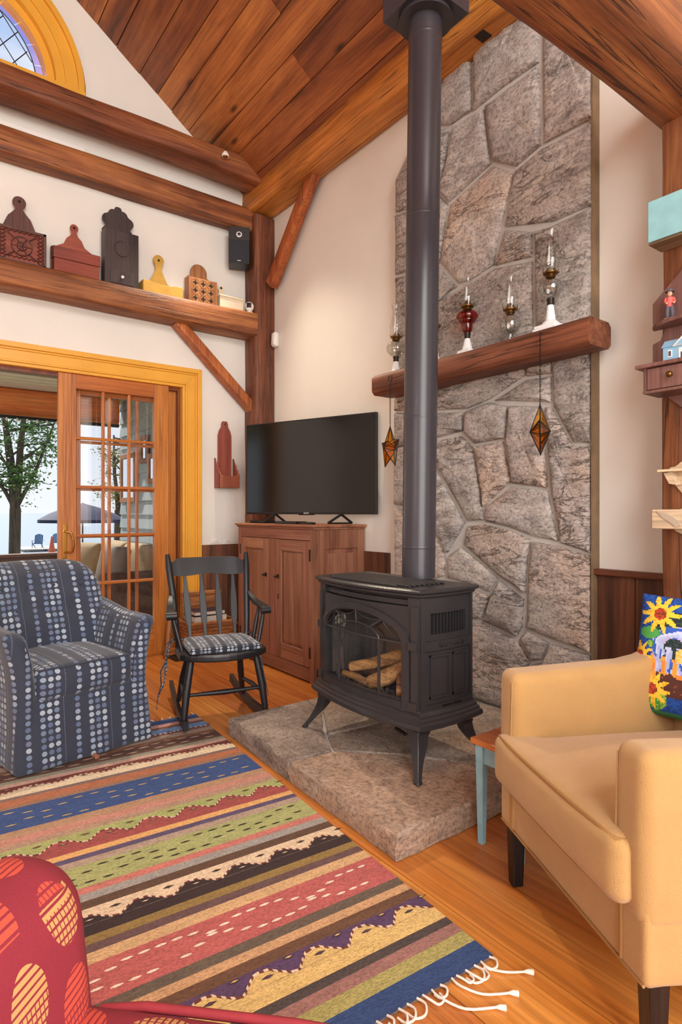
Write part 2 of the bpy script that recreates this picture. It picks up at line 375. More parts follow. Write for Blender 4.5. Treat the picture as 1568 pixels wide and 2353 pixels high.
# hewn timbers
def timber(name, label, p0, p1, w, h, mat, up=(0, 0, 1), seed=0, rough=.008, cham=.012, cat='beam', sag=0, parent=None):
    p0, p1 = Vector(p0), Vector(p1); d = (p1 - p0); L = d.length; d.normalize(); up = Vector(up)
    a = d.cross(up).normalized(); b = a.cross(d).normalized(); n = max(4, int(L / .09)); rows = []
    prof = []
    m = 4
    cs = [(-w / 2, -h / 2), (w / 2, -h / 2), (w / 2, h / 2), (-w / 2, h / 2)]
    for i in range(4):
        x0, y0 = cs[i]; x1, y1 = cs[(i + 1) % 4]; l = math.hypot(x1 - x0, y1 - y0)
        for j in range(m):
            t = cham / l + (1 - 2 * cham / l) * j / (m - 1); prof.append((x0 + (x1 - x0) * t, y0 + (y1 - y0) * t))
    for i in range(n + 1):
        t = i / n; row = []
        for (u, v) in prof:
            q = Vector((t * L * 2.3 + seed * 7.1, u * 6 + seed, v * 6)); k1 = noise.noise(q) * rough; k2 = noise.noise(q + Vector((9, 3, 5))) * rough
            k3 = noise.noise(Vector((t * L * .9 + seed * 3, v * 3, u * 3))) * rough * 1.3
            row.append(p0 + d * (t * L) + a * (u + k1 + k3) + b * (v + k2 + k3 - sag * math.sin(math.pi * t)))
        rows.append(row)
    mb = MB().grid(rows, cv=True); k = len(prof)
    mb.f.append(tuple(range(k - 1, -1, -1))); mb.f.append(tuple(n * k + j for j in range(k))); mb.c += [None] * 2; mb.m += [0, 0]
    mb.f = [tuple(reversed(f)) for f in mb.f]
    o = mb.build(name, mat, parent, smooth=50)
    if parent is None: tag(o, label, cat, kind='structure')
    return o
timber('timber_post', 'hewn square corner post rising behind the television', (.095, -.095, 0), (.095, -.095, 3.62), .19, .19, M['beam_z'], (0, 1, 0), 1, cat='post')
timber('shelf_beam', 'long hewn beam used as a shelf above the sliding door', (.10, -5.8, 2.687), (.10, -.175, 2.687), .20, .175, M['beam_y'], seed=2)
timber('timber_beam', 'middle hewn beam on the gable wall, between two others', (.07, -5.8, 3.585), (.07, -.10, 3.585), .14, .18, M['beam_y'], seed=3)
timber('timber_beam', 'uppermost hewn beam on the gable wall, below the half-round window', (.19, -5.8, 3.925), (.19, -.19, 3.90), .22, .16, M['beam_y'], seed=4, rough=.012)
timber('wall_plate_beam', 'golden hewn plate beam where plank ceiling meets the stone wall', (0, -.105, 3.765), (7, -.105, 3.765), .21, .25, M['beam_gold'], seed=5, rough=.012)
timber('timber_post', 'hewn square post at the right behind the hanging shelves', (3.60, -.105, 0), (3.60, -.105, 2.66), .20, .21, M['beam_z'], (0, 1, 0), 6, rough=.012, cat='post')
timber('tie_beam', 'massive rough-hewn tie beam crossing overhead at upper right', (3.60, -5.8, 2.775), (3.60, 0, 2.785), .27, .30, M['beam_y'], seed=9, rough=.011, cham=.03)
timber('knee_brace', 'diagonal brace from the shelf beam down to the corner post', (.075, -.83, 2.62), (.075, -.16, 2.0), .075, .105, M['brace'], (1, 0, 0), 8, .003, .006, 'brace')
timber('knee_brace', 'diagonal brace from the corner post up to the ceiling plate beam', (.27, -.08, 3.02), (.90, -.08, 3.68), .105, .075, M['brace'], (0, 1, 0), 9, .003, .006, 'brace')

# mortise pocket cut in the plate beam
mbx = MB().box(2.52, 2.58, -.17, -.10, 3.632, 3.64)
tag(mbx.build('mortise_pocket', M['gap']), 'small dark mortise pocket in the plate beam by the stove pipe', 'notch', kind='structure')

# wainscot on both walls
def wains(name, pts, cap=True):
    root = st(T(name, None, None, (0, 0, 0)))
    return root
wl_ = st(bpy.data.objects.new('trim_2', None)); col.objects.link(wl_)
for y0, y1 in ((-.585, -.515), (-.512, -.36), (-.357, -.30), (-.297, -.20)):
    MB().box(.001, .02, y0, y1, 0, .855).build('board', M['wains'], wl_, bevel=.002)
wr_ = st(bpy.data.objects.new('trim_3', None)); col.objects.link(wr_)
x = .2; random.seed(5)
while x < 1.66:
    x1 = min(x + random.uniform(.13, .19), 1.67)
    MB().box(x + .001, x1 - .001, -.02, -.001, 0, .855).build('board', M['wains'], wr_, bevel=.002); x = x1
wr2 = st(bpy.data.objects.new('trim_4', None)); col.objects.link(wr2)
for x0, x1 in ((3.125, 3.30), (3.302, 3.49), (3.70, 3.88), (3.882, 4.1), (4.102, 4.3), (4.302, 4.5), (4.502, 4.7), (4.7, 5.2), (5.2, 5.8), (5.8, 6.4), (6.4, 7)):
    MB().box(x0, x1 - .002, -.02, -.001, 0, .835).build('board', M['wains'], wr2, bevel=.002)
for x0, x1 in ((3.12, 3.498), (3.702, 6.99)):
    MB().box(x0, x1, -.05, -.001, .835, .862).build('cap_rail', M['cap'], wr2, bevel=.004)

# ------------------------------------------------------------------ stone chimney breast
stones = '''R1 2.9,1.9 3.11,1.91 3.11,1.44 3.02,1.45 2.91,1.64
R2 2.865,1.64 2.9,1.64 3.01,1.45 3.02,1.44 3.11,1.43 3.11,.93 2.95,.97 2.9,1.22 2.885,1.38 2.87,1.55
S 2.65,1.68 2.85,1.65 2.855,1.55 2.87,1.38 2.88,1.24 2.67,1.27 2.63,1.5
T1 1.76,1.86 2.1,1.88 2.75,1.89 2.75,1.82 2.52,1.73 2.36,1.7 1.76,1.77
T1b 2.76,1.89 2.9,1.9 2.9,1.8 2.76,1.81
T2 2.76,1.8 2.9,1.79 2.9,1.66 2.55,1.72
U1 1.76,1.76 2.33,1.69 2.33,1.58 2.12,1.56 1.76,1.53
U2 2.35,1.69 2.39,1.7 2.52,1.72 2.64,1.68 2.62,1.51 2.42,1.5 2.34,1.57
U3 2.01,1.54 2.32,1.56 2.4,1.49 2.44,1.31 2.48,1.08 2.37,1.07 2.2,1.3 2.12,1.4
U4 2.42,1.49 2.61,1.5 2.66,1.28 2.48,1.15 2.445,1.31
V1 2.49,1.15 2.67,1.26 2.88,1.23 2.94,.98 2.79,1.0 2.65,1.04 2.49,1.07
V2 2.13,1.26 2.19,1.28 2.35,1.06 2.21,.88 2.11,1.02 1.98,1.14
V0 1.76,1.51 1.99,1.54 2.11,1.4 2.18,1.29 2.11,1.26 1.96,1.15 1.76,1.17
V3 1.76,1.15 1.96,1.13 2.1,1.01 2.2,.87 2.19,.75 1.99,.68 1.76,.67
W1 2.37,1.05 2.49,1.06 2.65,1.03 2.78,.99 2.76,.86 2.75,.71 2.59,.78 2.34,.94
W2 2.32,.93 2.58,.77 2.52,.69 2.45,.71 2.21,.74 2.22,.87
X1 2.79,.98 2.94,.96 3.11,.92 3.11,.47 2.9,.5 2.76,.53 2.77,.83
X2 2.59,.76 2.74,.68 2.73,.53 2.7,.48 2.48,.53 2.53,.68
X3 2.21,.72 2.45,.69 2.52,.67 2.47,.54 2.23,.49 2.01,.51 1.98,.67
Y0 1.76,.66 1.96,.67 1.99,.5 2.22,.47 2.21,.085 1.76,.085
Y1 2.24,.48 2.46,.52 2.7,.46 2.78,.36 2.69,.22 2.70,.085 2.23,.085
Y2 2.72,.48 2.76,.52 2.89,.48 2.85,.39 2.79,.37
Y3 2.9,.48 3.11,.46 3.11,.09 2.72,.09 2.7,.22 2.79,.36 2.85,.38
A1 2.12,3.58 2.24,3.69 2.39,3.72 2.39,3.36 2.24,3.36 2.02,3.46
A2 2.41,3.72 2.61,3.75 2.83,3.72 2.83,3.46 2.83,3.37 2.61,3.37 2.41,3.35
A3 2.85,3.72 3.12,3.72 3.12,2.94 2.86,2.95 2.85,3.35
A4 2.49,3.33 2.83,3.35 2.84,2.95 2.69,2.91 2.54,3.01 2.51,3.17
A5 2.26,3.34 2.48,3.33 2.5,3.17 2.53,3.0 2.23,2.92 2.15,3.01 2.21,3.15
A6 1.77,3.04 1.77,3.23 1.85,3.31 2.0,3.44 2.23,3.35 2.2,3.16 2.13,3.02 1.93,3.01
A7 2.69,2.89 2.86,2.93 3.12,2.92 3.12,2.54 2.91,2.54 2.63,2.62 2.68,2.87
A8 2.24,2.9 2.54,2.99 2.68,2.89 2.58,2.59 2.55,2.45 2.41,2.42 2.31,2.42 2.16,2.59
A9 2.63,2.61 2.79,2.54 2.79,2.41 2.56,2.44
A10 2.81,2.53 2.9,2.52 3.12,2.53 3.12,1.93 2.82,1.93 2.81,2.25
A11 2.14,2.37 2.32,2.39 2.41,2.4 2.56,2.43 2.79,2.39 2.8,1.92 2.14,1.88
A12 1.77,3.02 1.93,3.0 2.14,3.0 2.22,2.91 2.15,2.59 1.77,2.64
A13 1.77,2.62 2.15,2.57 2.29,2.41 2.12,2.38 2.12,1.88 1.77,1.88'''
def stone_piece(pts, back, front, parent, mat, seed, axis='y', seg=.05, gap=.004, jit=.006):
    # pts in a plane; relief grows along +n; maps (a, b, depth) to 3D
    n = len(pts); ar = sum(pts[i][0] * pts[(i + 1) % n][1] - pts[(i + 1) % n][0] * pts[i][1] for i in range(n))
    if ar < 0: pts = pts[::-1]
    ring = []
    for i in range(n):
        a = Vector(pts[i]); b = Vector(pts[(i + 1) % n]); k = max(1, int((b - a).length / seg))
        for j in range(k): ring.append(a.lerp(b, j / k))
    k = len(ring); c = sum(ring, Vector((0, 0))) / k; rng = random.Random(seed)
    nrm = []
    for i in range(k):
        t = (ring[(i + 1) % k] - ring[i - 1]).normalized(); nrm.append(Vector((-t.y, t.x)))
    def lay(inset, dep, jt, sh=0):
        out = []
        for i in range(k):
            q = ring[i]; q2 = q + nrm[i] * inset; q2 = q2.lerp(c, sh)
            nn = noise.noise(Vector((q.x * 9 + seed, q.y * 9, seed * 1.3))); n2 = noise.noise(Vector((q.x * 4, q.y * 4 + seed, 3)))
            out.append((q2.x + nn * jt, q2.y + n2 * jt, dep * (1 + .35 * nn * (sh > 0 or inset > gap))))
        return out
    D = front - back; tilt = Vector((rng.uniform(-1, 1), rng.uniform(-1, 1))) * .25 * D
    L = [lay(gap, 0, 0), lay(gap, D * .45, jit * .4), lay(gap + .010, D * .8, jit), lay(gap + .012, D, jit, .12), lay(gap + .012, D * 1.04, jit, .4), lay(gap + .012, D * .98, jit, .72)]
    cen = (c.x, c.y, D * 1.0)
    def mp(p):
        d = p[2] + (Vector((p[0], p[1])) - c).dot(tilt) * (p[2] > 0) * 1.5
        return (p[0], -(back + d), p[1]) if axis == 'y' else (p[0], p[1], back + d)
    rows = [[mp(p) for p in l] for l in L]
    mb = MB().grid(rows, cv=True); o = len(mb.v); mb.add([mp(cen)], [])
    for j in range(k): mb.f.append(((len(L) - 1) * k + j, (len(L) - 1) * k + (j + 1) % k, o)); mb.c.append(None); mb.m.append(0)
    if axis == 'z': mb.f = [tuple(reversed(f)) for f in mb.f]
    mb.f = [tuple(reversed(f)) for f in mb.f]
    return mb.build('stone', mat, parent, smooth=38)
chim = MB().prism([(1.755, -.001, .0), (3.115, -.001, 0), (3.115, -.001, 3.66), (2.15, -.001, 3.66), (1.755, -.001, 3.26)], (0, -.036, 0)).build('stone_chimney_breast', M['mortar'])
tag(chim, 'tall flagstone chimney breast of irregular grey and pink stones', 'chimney', kind='structure')
for i, ln in enumerate(stones.split('\n')):
    p = [tuple(map(float, q.split(','))) for q in ln.split()[1:]]
    stone_piece(p, .035, .064 + (i * 37 % 5) * .003, chim, M['stone'], i + 1)
MB().box(3.115, 3.124, -.058, -.001, .09, 3.66).build('edge_strip', plain('brown_mortar_edge', S(128, 104, 78), .9, .25, 9, .5, 60), chim)
# raised hearth of three slabs
hearth = MB().prism([(1.90, -1.262, 0), (3.195, -1.33, 0), (3.195, -.066, 0), (1.885, -.066, 0)], (0, 0, .078)).build('stone_hearth', M['mortar'])
tag(hearth, 'raised hearth of large rough stone slabs under the black stove', 'hearth', kind='structure')
hs = [[(1.885, -1.275), (2.505, -1.312), (2.53, -1.10), (2.36, -1.03), (2.10, -.86), (1.875, -.80)],
      [(2.515, -1.312), (3.205, -1.345), (3.205, -.74), (2.99, -.735), (2.72, -.93), (2.54, -1.10)],
      [(2.535, -1.09), (2.71, -.92), (2.98, -.725), (3.205, -.73), (3.2, -.066), (2.45, -.066), (2.38, -1.02)],
      [(1.875, -.79), (2.10, -.85), (2.36, -1.015), (2.44, -.066), (1.88, -.066)]]
def slab(pts, z0, z1, seed):
    n = len(pts); ring = []
    for i in range(n):
        a = Vector(pts[i]); b = Vector(pts[(i + 1) % n]); k = max(1, int((b - a).length / .045))
        for j in range(k): ring.append(a.lerp(b, j / k))
    k = len(ring); c = sum(ring, Vector((0, 0))) / k; rows = []
    for sh, z, jt in ((0.0, z0, .008), (-.006, (z0 + z1) / 2, .012), (0.0, z1 - .008, .010), (.02, z1, .006), (.3, z1, 0), (.7, z1, 0)):
        row = []
        for q in ring:
            nn = noise.noise(Vector((q.x * 14 + seed, q.y * 14, z * 40))); p = q.lerp(c, sh)
            row.append((p.x + nn * jt, p.y + noise.noise(Vector((q.y * 14, q.x * 14 + seed, z * 30))) * jt, z + (.0025 * nn if z >= z1 else 0)))
        rows.append(row)
    mb = MB().grid(rows, cv=True); o = len(mb.v); mb.add([(c.x, c.y, z1)], [])
    for j in range(k): mb.f.append((5 * k + j, 5 * k + (j + 1) % k, o)); mb.c.append(None); mb.m.append(0)
    ar = sum(pts[i][0] * pts[(i + 1) % n][1] - pts[(i + 1) % n][0] * pts[i][1] for i in range(n))
    if ar > 0: mb.f = [tuple(reversed(f)) for f in mb.f]
    mb.f = [tuple(reversed(f)) for f in mb.f]
    return mb.build('stone', M['hearth'], hearth, smooth=40)
for i, p in enumerate(hs): slab(p, .002, .09, 3 + i)

# ------------------------------------------------------------------ sliding door, casing, half-round window
cas = st(T('trim_1', None, None))
def frame_u(y0, y1, z1, wid, x0, x1, name):
    MB().hexa([(x0, y1 - 0, 0), (x1, y1, 0), (x1, y1 + wid, 0), (x0, y1 + wid, 0)], [(x0, y1, z1), (x1, y1, z1), (x1, y1 + wid, z1 + wid), (x0, y1 + wid, z1 + wid)]).build(name, M['yellow'], cas, bevel=.003)
    MB().hexa([(x0, y0 - wid, 0), (x1, y0 - wid, 0), (x1, y0, 0), (x0, y0, 0)], [(x0, y0 - wid, z1 + wid), (x1, y0 - wid, z1 + wid), (x1, y0, z1), (x0, y0, z1)]).build(name, M['yellow'], cas, bevel=.003)
    MB().hexa([(x0, y0, z1), (x0, y0 - wid, z1 + wid), (x0, y1 + wid, z1 + wid), (x0, y1, z1)], [(x1, y0, z1), (x1, y0 - wid, z1 + wid), (x1, y1 + wid, z1 + wid), (x1, y1, z1)]).build(name, M['yellow'], cas, bevel=.003)
frame_u(-2.53, -.755, 2.125, .022, -.10, .020, 'jamb_lining')
frame_u(-2.552, -.733, 2.147, .014, 0, .030, 'casing_bead')
frame_u(-2.566, -.719, 2.161, .070, 0, .020, 'casing_board')
frame_u(-2.636, -.649, 2.231, .014, 0, .028, 'casing_bead')
frame_u(-2.650, -.635, 2.245, .036, 0, .042, 'casing_backband')
MB().box(-.14, .0, -2.53, -.755, 0.0, .03).build('threshold', M['fir_y'], cas, bevel=.003)
for y0, y1 in ((-.775, -.756),): MB().box(-.13, -.03, y0, y1, .03, 2.125).build('side_jamb', M['jamb'], cas)
MB().box(-.13, -.03, -2.53, -.776, 2.10, 2.125).build('head_jamb', M['jamb'], cas)

M['brass'] = plain('brass', S(196, 150, 72), .25, .1, 10, Metallic=1.0)
def sash(name, x0, x1, y0, y1, z0, z1, sl, sr, rt, rb, hand=False):
    d = st(T(name, None, None, ((x0 + x1) / 2, (y0 + y1) / 2, z0)))
    B = lambda *a: MB().box(*a)
    B(x0, x1, y0, y0 + sl, z0, z1).build('stile', M['fir'], d, bevel=.003, world=True)
    B(x0, x1, y1 - sr, y1, z0, z1).build('stile', M['fir'], d, bevel=.003, world=True)
    B(x0 + .001, x1 - .001, y0 + sl, y1 - sr, z1 - rt, z1).build('rail', M['fir_y'], d, bevel=.003, world=True)
    B(x0 + .001, x1 - .001, y0 + sl, y1 - sr, z0, z0 + rb).build('rail', M['fir_y'], d, bevel=.003, world=True)
    ga, gb, gc, gd = y0 + sl, y1 - sr, z0 + rb, z1 - rt; xm = (x0 + x1) / 2
    for i in (1, 2):
        y = ga + (gb - ga) * i / 3; B(x0 + .006, x1 - .006, y - .010, y + .010, gc, gd).build('muntin', M['fir'], d, bevel=.004, world=True)
    for i in range(1, 5):
        z = gc + (gd - gc) * i / 5; B(x0 + .004, x1 - .004, ga, gb, z - .010, z + .010).build('muntin', M['fir_y'], d, bevel=.004, world=True)
    for i in range(3):
        for j in range(5):
            a, b = ga + (gb - ga) * i / 3, ga + (gb - ga) * (i + 1) / 3; c, e_ = gc + (gd - gc) * j / 5, gc + (gd - gc) * (j + 1) / 5
            B(xm - .002, xm + .002, a + .008, b - .008, c + .008, e_ - .008).build('pane', M['glass'], d, world=True)
    return d
d1 = sash('door_1', -.045, -.002, -1.672, -.862, .03, 2.125, .12, .115, .105, .21)
sash('door_2', -.115, -.072, -1.59, -.775, .03, 2.10, .085, .10, .105, .21)
h = MB().box(-.002, .004, -1.645, -1.618, .79, 1.04).build('handle', M['brass'], d1, bevel=.003, world=True)
MB().tube([(.004, -1.632, .99), (.045, -1.632, .985), (.05, -1.60, .98), (.05, -1.585, .93), (.05, -1.58, .88), (.045, -1.59, .84), (.004, -1.632, .835)], .007, 8).build('pull', M['brass'], d1, smooth=60, world=True)

win = st(T('window_1', None, None, (0, WC[0], WC[1])))
def arc_ring(r0, r1, x0, x1, name, mat, parent, n=40, a0=0, a1=180):
    mb = MB(); rows = []
    for i in range(n + 1):
        a = R(a0 + (a1 - a0) * i / n); c, s_ = math.cos(a), math.sin(a)
        rows.append([(x0, WC[0] + r0 * c, WC[1] + r0 * s_), (x0, WC[0] + r1 * c, WC[1] + r1 * s_), (x1, WC[0] + r1 * c, WC[1] + r1 * s_), (x1, WC[0] + r0 * c, WC[1] + r0 * s_)])
    mb.grid(rows, cv=True); mb.f = [tuple(reversed(f)) for f in mb.f]
    mb.add(rows[0], [(0, 1, 2, 3)]).add(rows[-1], [(3, 2, 1, 0)])
    return mb.build(name, mat, parent, smooth=40, world=True)
arc_ring(.55, .62, -.12, -.03, 'sash_ring', M['yellow'], win)
arc_ring(.60, .66, -.10, .018, 'casing_ring', M['yellow'], win)
arc_ring(.66, .70, 0, .030, 'casing_ring', M['yellow'], win)
arc_ring(.70, .745, 0, .022, 'casing_ring', M['yellow'], win)
arc_ring(.745, .785, 0, .045, 'casing_ring', M['yellow'], win)
arc_ring(.785, .80, 0, .012, 'casing_edge', M['brace'], win)
MB().box(-.12, .045, WC[0] - .79, WC[0] + .79, WC[1] - .06, WC[1]).build('sill', M['yellow'], win, world=True)
for i in range(12):
    arc_ring(.485, .55, -.078, -.074, 'border_pane', M['purple'], win, 4, i * 15 + .4, i * 15 + 14.6)
M['lead'] = plain('lead_came', S(60, 62, 70), .5, .1, Metallic=.6)
pane = MB(); ring = [(-.076, WC[0] + .485 * math.cos(R(a)), WC[1] + .485 * math.sin(R(a))) for a in range(0, 181, 6)]
pane.prism(ring, (-.003, 0, 0)).build('glass_pane', M['glass'], win, world=True)
cames = MB(); 
for s_ in (-1, 1):
    for k in range(-7, 8):
        # clip diagonal lines to the half disc
        pts = []
        for t in [q * .01 for q in range(-100, 101)]:
            y, z = t, (t * s_ * 1.35 + k * .19)
            if z >= 0 and y * y + z * z <= .485 ** 2: pts.append((-.074, WC[0] + y, WC[1] + z))
        if len(pts) > 1: cames.tube([pts[0], pts[-1]], .0035, 5)
cames.tube([(-.074, WC[0] + .487 * math.cos(R(a)), WC[1] + .487 * math.sin(R(a))) for a in range(0, 181, 5)], .004, 5)
cames.build('came', M['lead'], win, world=True)
# ------------------------------------------------------------------ more materials
M['iron'] = plain('cast_iron', S(48, 46, 48), .32, .12, 6, .25, 160)
M['pipe'] = plain('black_pipe', S(58, 55, 61), .30, .05, 3)
M['black'] = plain('black_plastic', S(20, 20, 22), .35, .1)
M['rockblk'] = plain('black_paint', S(25, 24, 28), .42, .18, 9)
M['soot'] = plain('soot_firebox', S(84, 78, 74), .7, .3, 9)
M['white'] = plain('white_plastic', S(235, 233, 228), .4, .02)
M['milk'] = plain('milk_glass', S(236, 236, 236), .18, .02)
M['darkmetal'] = plain('dark_metal', S(52, 44, 38), .4, .2, 20, Metallic=.7)
M['log'] = wood('ceramic_log', S(70, 50, 36), S(168, 122, 74), S(206, 164, 108), 0, .9, 2.5, .4, .6)
M['ember'] = plain('ember_bed', S(58, 50, 46), .95, .6, 40, 1.0, 60)
M['cab'] = wood('red_brown_cabinet', S(108, 64, 46), S(150, 98, 74), S(176, 126, 98), 2, .5, 1.0, .06, .2, .1)
M['cab_x'] = wood('red_brown_cabinet_x', S(108, 64, 46), S(150, 98, 74), S(176, 126, 98), 0, .5, 1.0, .06, .2, .1)
M['cabtop'] = wood('cabinet_top', S(128, 82, 58), S(170, 114, 84), S(192, 140, 104), 0, .45, 1.0, .06, .2, .1)
M['redwood'] = wood('dark_red_wood', S(112, 52, 38), S(150, 76, 56), S(166, 94, 72), 2, .5, 1, .1, .1, .1)
k = NM('screen'); M['screen'] = k.done(S(14, 14, 16), .12, None, **{'Specular IOR Level': .6})

def text_mesh(body, size, ext, mat, name, parent, M4, bold=False):
    cu = bpy.data.curves.new('lettering', 'FONT'); cu.body = body; cu.size = size; cu.extrude = ext; cu.align_x = 'CENTER'; cu.align_y = 'CENTER'
    cu.resolution_u = 3
    ob = bpy.data.objects.new('lettering', cu); col.objects.link(ob)
    dg = bpy.context.evaluated_depsgraph_get(); me = bpy.data.meshes.new_from_object(ob.evaluated_get(dg))
    bpy.data.objects.remove(ob); bpy.data.curves.remove(cu)
    me.transform(wmat(parent).inverted() @ M4); me.materials.clear(); me.materials.append(mat); me.name = name
    o = bpy.data.objects.new(name, me); col.objects.link(o); o.parent = parent; return o

# ------------------------------------------------------------------ gas stove on the hearth
SC = 2.61
stove = T('stove', 'black cast iron gas stove with arched glass front on stone hearth', 'stove', (SC, -.85, .092))
def fy(x, extra=0): t = (x - SC) / .34; return -.985 - .048 * (1 - t * t) - extra
def sx_(y, extra=0): t = (y + .83) / .16; return .335 + .012 * (1 - t * t) + extra
def outline(ex, n=14):
    pts = []
    for i in range(n + 1):
        t = -1 + 2 * i / n; x = SC + t * (.335 + ex); pts.append((x, -.985 - .05 * (1 - t * t) - ex))
    for i in range(1, 6):
        t = i / 6; y = (-.985 - ex) + (.30 + 2 * ex) * t; pts.append((SC + .335 + ex + .015 * math.sin(math.pi * t), y))
    pts += [(SC + .335 + ex, -.685 + ex), (SC - .335 - ex, -.685 + ex)]
    for i in range(1, 6):
        t = 1 - i / 6; y = (-.985 - ex) + (.30 + 2 * ex) * t; pts.append((SC - .335 - ex - .015 * math.sin(math.pi * t), y))
    return pts
def lip(levels, name, mat=M['iron']):
    # stacked outlines: list of (expansion, z)
    rows = [[(x, y, z) for x, y in outline(e)] for e, z in levels]
    mb = MB().grid(rows, cv=True); n = len(rows[0]); mb.f.append(tuple(range(n))[::-1]); mb.f.append(tuple((len(rows) - 1) * n + j for j in range(n))); mb.c += [None] * 2; mb.m += [0] * 2
    return mb.build(name, mat, stove, smooth=35, world=True)
lip([(.0, .782), (.004, .786), (.010, .790), (.010, .797), (.016, .801), (.022, .806), (.022, .813), (.016, .818), (.010, .820)], 'top_plate')
lip([(.004, .345), (.006, .335), (.016, .325), (.016, .318), (.024, .310), (.024, .303), (.032, .296), (.034, .288), (.034, .280), (.026, .272)], 'base_moulding')
lip([(-.10, .235), (-.04, .272), (.0, .273)], 'bottom_pan')
for i in range(9):
    y = -1.005 + .028 * i; hw = .27 if y > -.99 else .22
    MB().box(SC - hw, SC + hw, y - .005, y + .005, .82, .828).build('grille_rib', M['iron'], stove, bevel=.002, world=True)
# side and back panels
for sg in (-1, 1):
    mb = MB(); X = lambda d, t: SC + sg * (.335 + .015 * math.sin(math.pi * t) + d)
    yy = lambda t: -.985 + .30 * t
    def strip(t0, t1, z0, z1, d0, d1, name, n=6):
        rows = []
        for i in range(n + 1):
            t = t0 + (t1 - t0) * i / n; rows.append([(X(d0, t), yy(t), z0), (X(d1, t), yy(t), z0), (X(d1, t), yy(t), z1), (X(d0, t), yy(t), z1)])
        b = MB().grid(rows, cv=True); b.add(rows[0], [(0, 1, 2, 3)]).add(rows[-1], [(3, 2, 1, 0)])
        if sg > 0: b.f = [tuple(reversed(f)) for f in b.f]
        return b.build(name, M['iron'], stove, smooth=35, world=True)
    strip(.0, 1, .34, .58, -.03, -.004, 'side_panel'); strip(0, 1, .72, .785, -.03, -.004, 'side_panel')
    strip(0, .17, .58, .72, -.03, -.004, 'side_panel', 2); strip(.86, 1, .58, .72, -.03, -.004, 'side_panel', 2); strip(.17, .86, .58, .636, -.03, -.004, 'side_panel')
    strip(0, 1, .785, .79, -.03, -.004, 'side_panel')
    strip(.04, .96, .575, .612, -.004, .007, 'name_band')
    strip(.0, .06, .34, .785, -.004, .006, 'corner_post', 2); strip(.95, 1, .34, .785, -.004, .006, 'corner_post', 2)
    strip(.06, .95, .34, .362, -.004, .006, 'bottom_rail')
    for a, b in ((.16, .50), (.57, .86)):
        for (t0, t1, z0, z1) in ((a, a + .025, .385, .555), (b - .025, b, .385, .555), (a, b, .385, .393), (a, b, .547, .555)):
            strip(t0, t1, z0, z1, -.004, .004, 'panel_moulding', 3)
    for i in range(12):
        t = .19 + .65 * i / 11; strip(t - .006, t + .006, .636, .72, -.028, -.008, 'louvre', 1)
    strip(.15, .88, .63, .726, -.06, -.05, 'vent_backing', 3)
MB().box(SC - .33, SC + .33, -.70, -.688, .30, .785).build('back_panel', M['iron'], stove, world=True)
# front: arched frame
sg_ = .78
def za(s): return .60 + .108 * math.sqrt(max(0, 1 - (s / sg_) ** 2))
def FP(s, z, d=0): return (SC + s * .335, -.985 - .05 * (1 - s * s) - d, z)
def fband(s0, s1, lo, hi, d0, d1, name, mat=None, n=24):
    rows = []
    for i in range(n + 1):
        s = s0 + (s1 - s0) * i / n; a, b = lo(s), hi(s)
        rows.append([FP(s, a, d0), FP(s, a, d1), FP(s, b, d1), FP(s, b, d0)])
    b = MB().grid(rows, cv=True); b.add(rows[0], [(0, 1, 2, 3)]).add(rows[-1], [(3, 2, 1, 0)])
    b.f = [tuple(f) for f in b.f]
    return b.build(name, mat or M['iron'], stove, smooth=35, world=True)
cst = lambda v: (lambda s: v)
fband(-sg_, sg_, za, cst(.748), -.03, 0, 'front_frame', n=40)
fband(-sg_, sg_, cst(.34), cst(.372), -.03, 0, 'front_frame')
fband(-1, -sg_, cst(.34), cst(.748), -.03, 0, 'front_frame', n=5); fband(sg_, 1, cst(.34), cst(.748), -.03, 0, 'front_frame', n=5)
fband(-1, -.84, cst(.748), cst(.785), -.03, 0, 'front_frame', n=4); fband(.84, 1, cst(.748), cst(.785), -.03, 0, 'front_frame', n=4)
fband(-.84, .84, cst(.748), cst(.785), -.05, -.035, 'vent_backing')
fband(-.84, .84, cst(.752), cst(.772), -.03, -.012, 'vent_lip')
for i in range(7): fband(-.72 + .05 * i, -.71 + .05 * i, cst(.765), cst(.785), -.03, -.01, 'vent_fin', n=1)
# arched raised band around the glass, pilasters with blocks
def zb(s): return .60 + .134 * math.sqrt(max(0, 1 - (s / .88) ** 2))
fband(-.78, .78, za, zb, 0, .012, 'arch_band', n=40)
for q in (-1, 1):
    fband(*sorted((q * .78, q * .88)), cst(.345), lambda s: zb(s), 0, .012, 'arch_band', n=6)
    fband(*sorted((q * .90, q * .99)), cst(.345), cst(.75), 0, .010, 'pilaster', n=3)
    fband(*sorted((q * .885, q * 1.0)), cst(.58), cst(.612), .010, .022, 'pilaster_block', n=3)
    fband(*sorted((q * .885, q * 1.0)), cst(.345), cst(.375), .010, .022, 'pilaster_block', n=3)
fband(-.78, .78, cst(.345), cst(.372), 0, .018, 'door_sill')
fband(-.78, .78, cst(.372), cst(.38), -.005, .006, 'door_sill')
def ft(pts, r=.0045, n=6, name='muntin'):
    return MB().tube([FP(*p) for p in pts], r, n).build(name, M['iron'], stove, smooth=60, world=True)
arch = lambda a0, a1, k=1.0: [(sg_ * k * math.cos(R(a)), .60 + .108 * k * math.sin(R(a)), .004) for a in range(a0, a1 + 1, 4)]
ft(arch(0, 180, .985), .006, 6, 'arch_rim')
ft([(-.77 + 1.54 * i / 12, .60, .004) for i in range(13)], .0045)
for s in (-.40, .42):
    ft([(s, .372, .004), (s, .50, .004), (s, .60, .004)], .007)
inner = [(.41 * math.cos(R(a)) + .01, .60 + .052 * math.sin(R(a)), .004) for a in range(0, 181, 10)]
ft(inner, .0045)
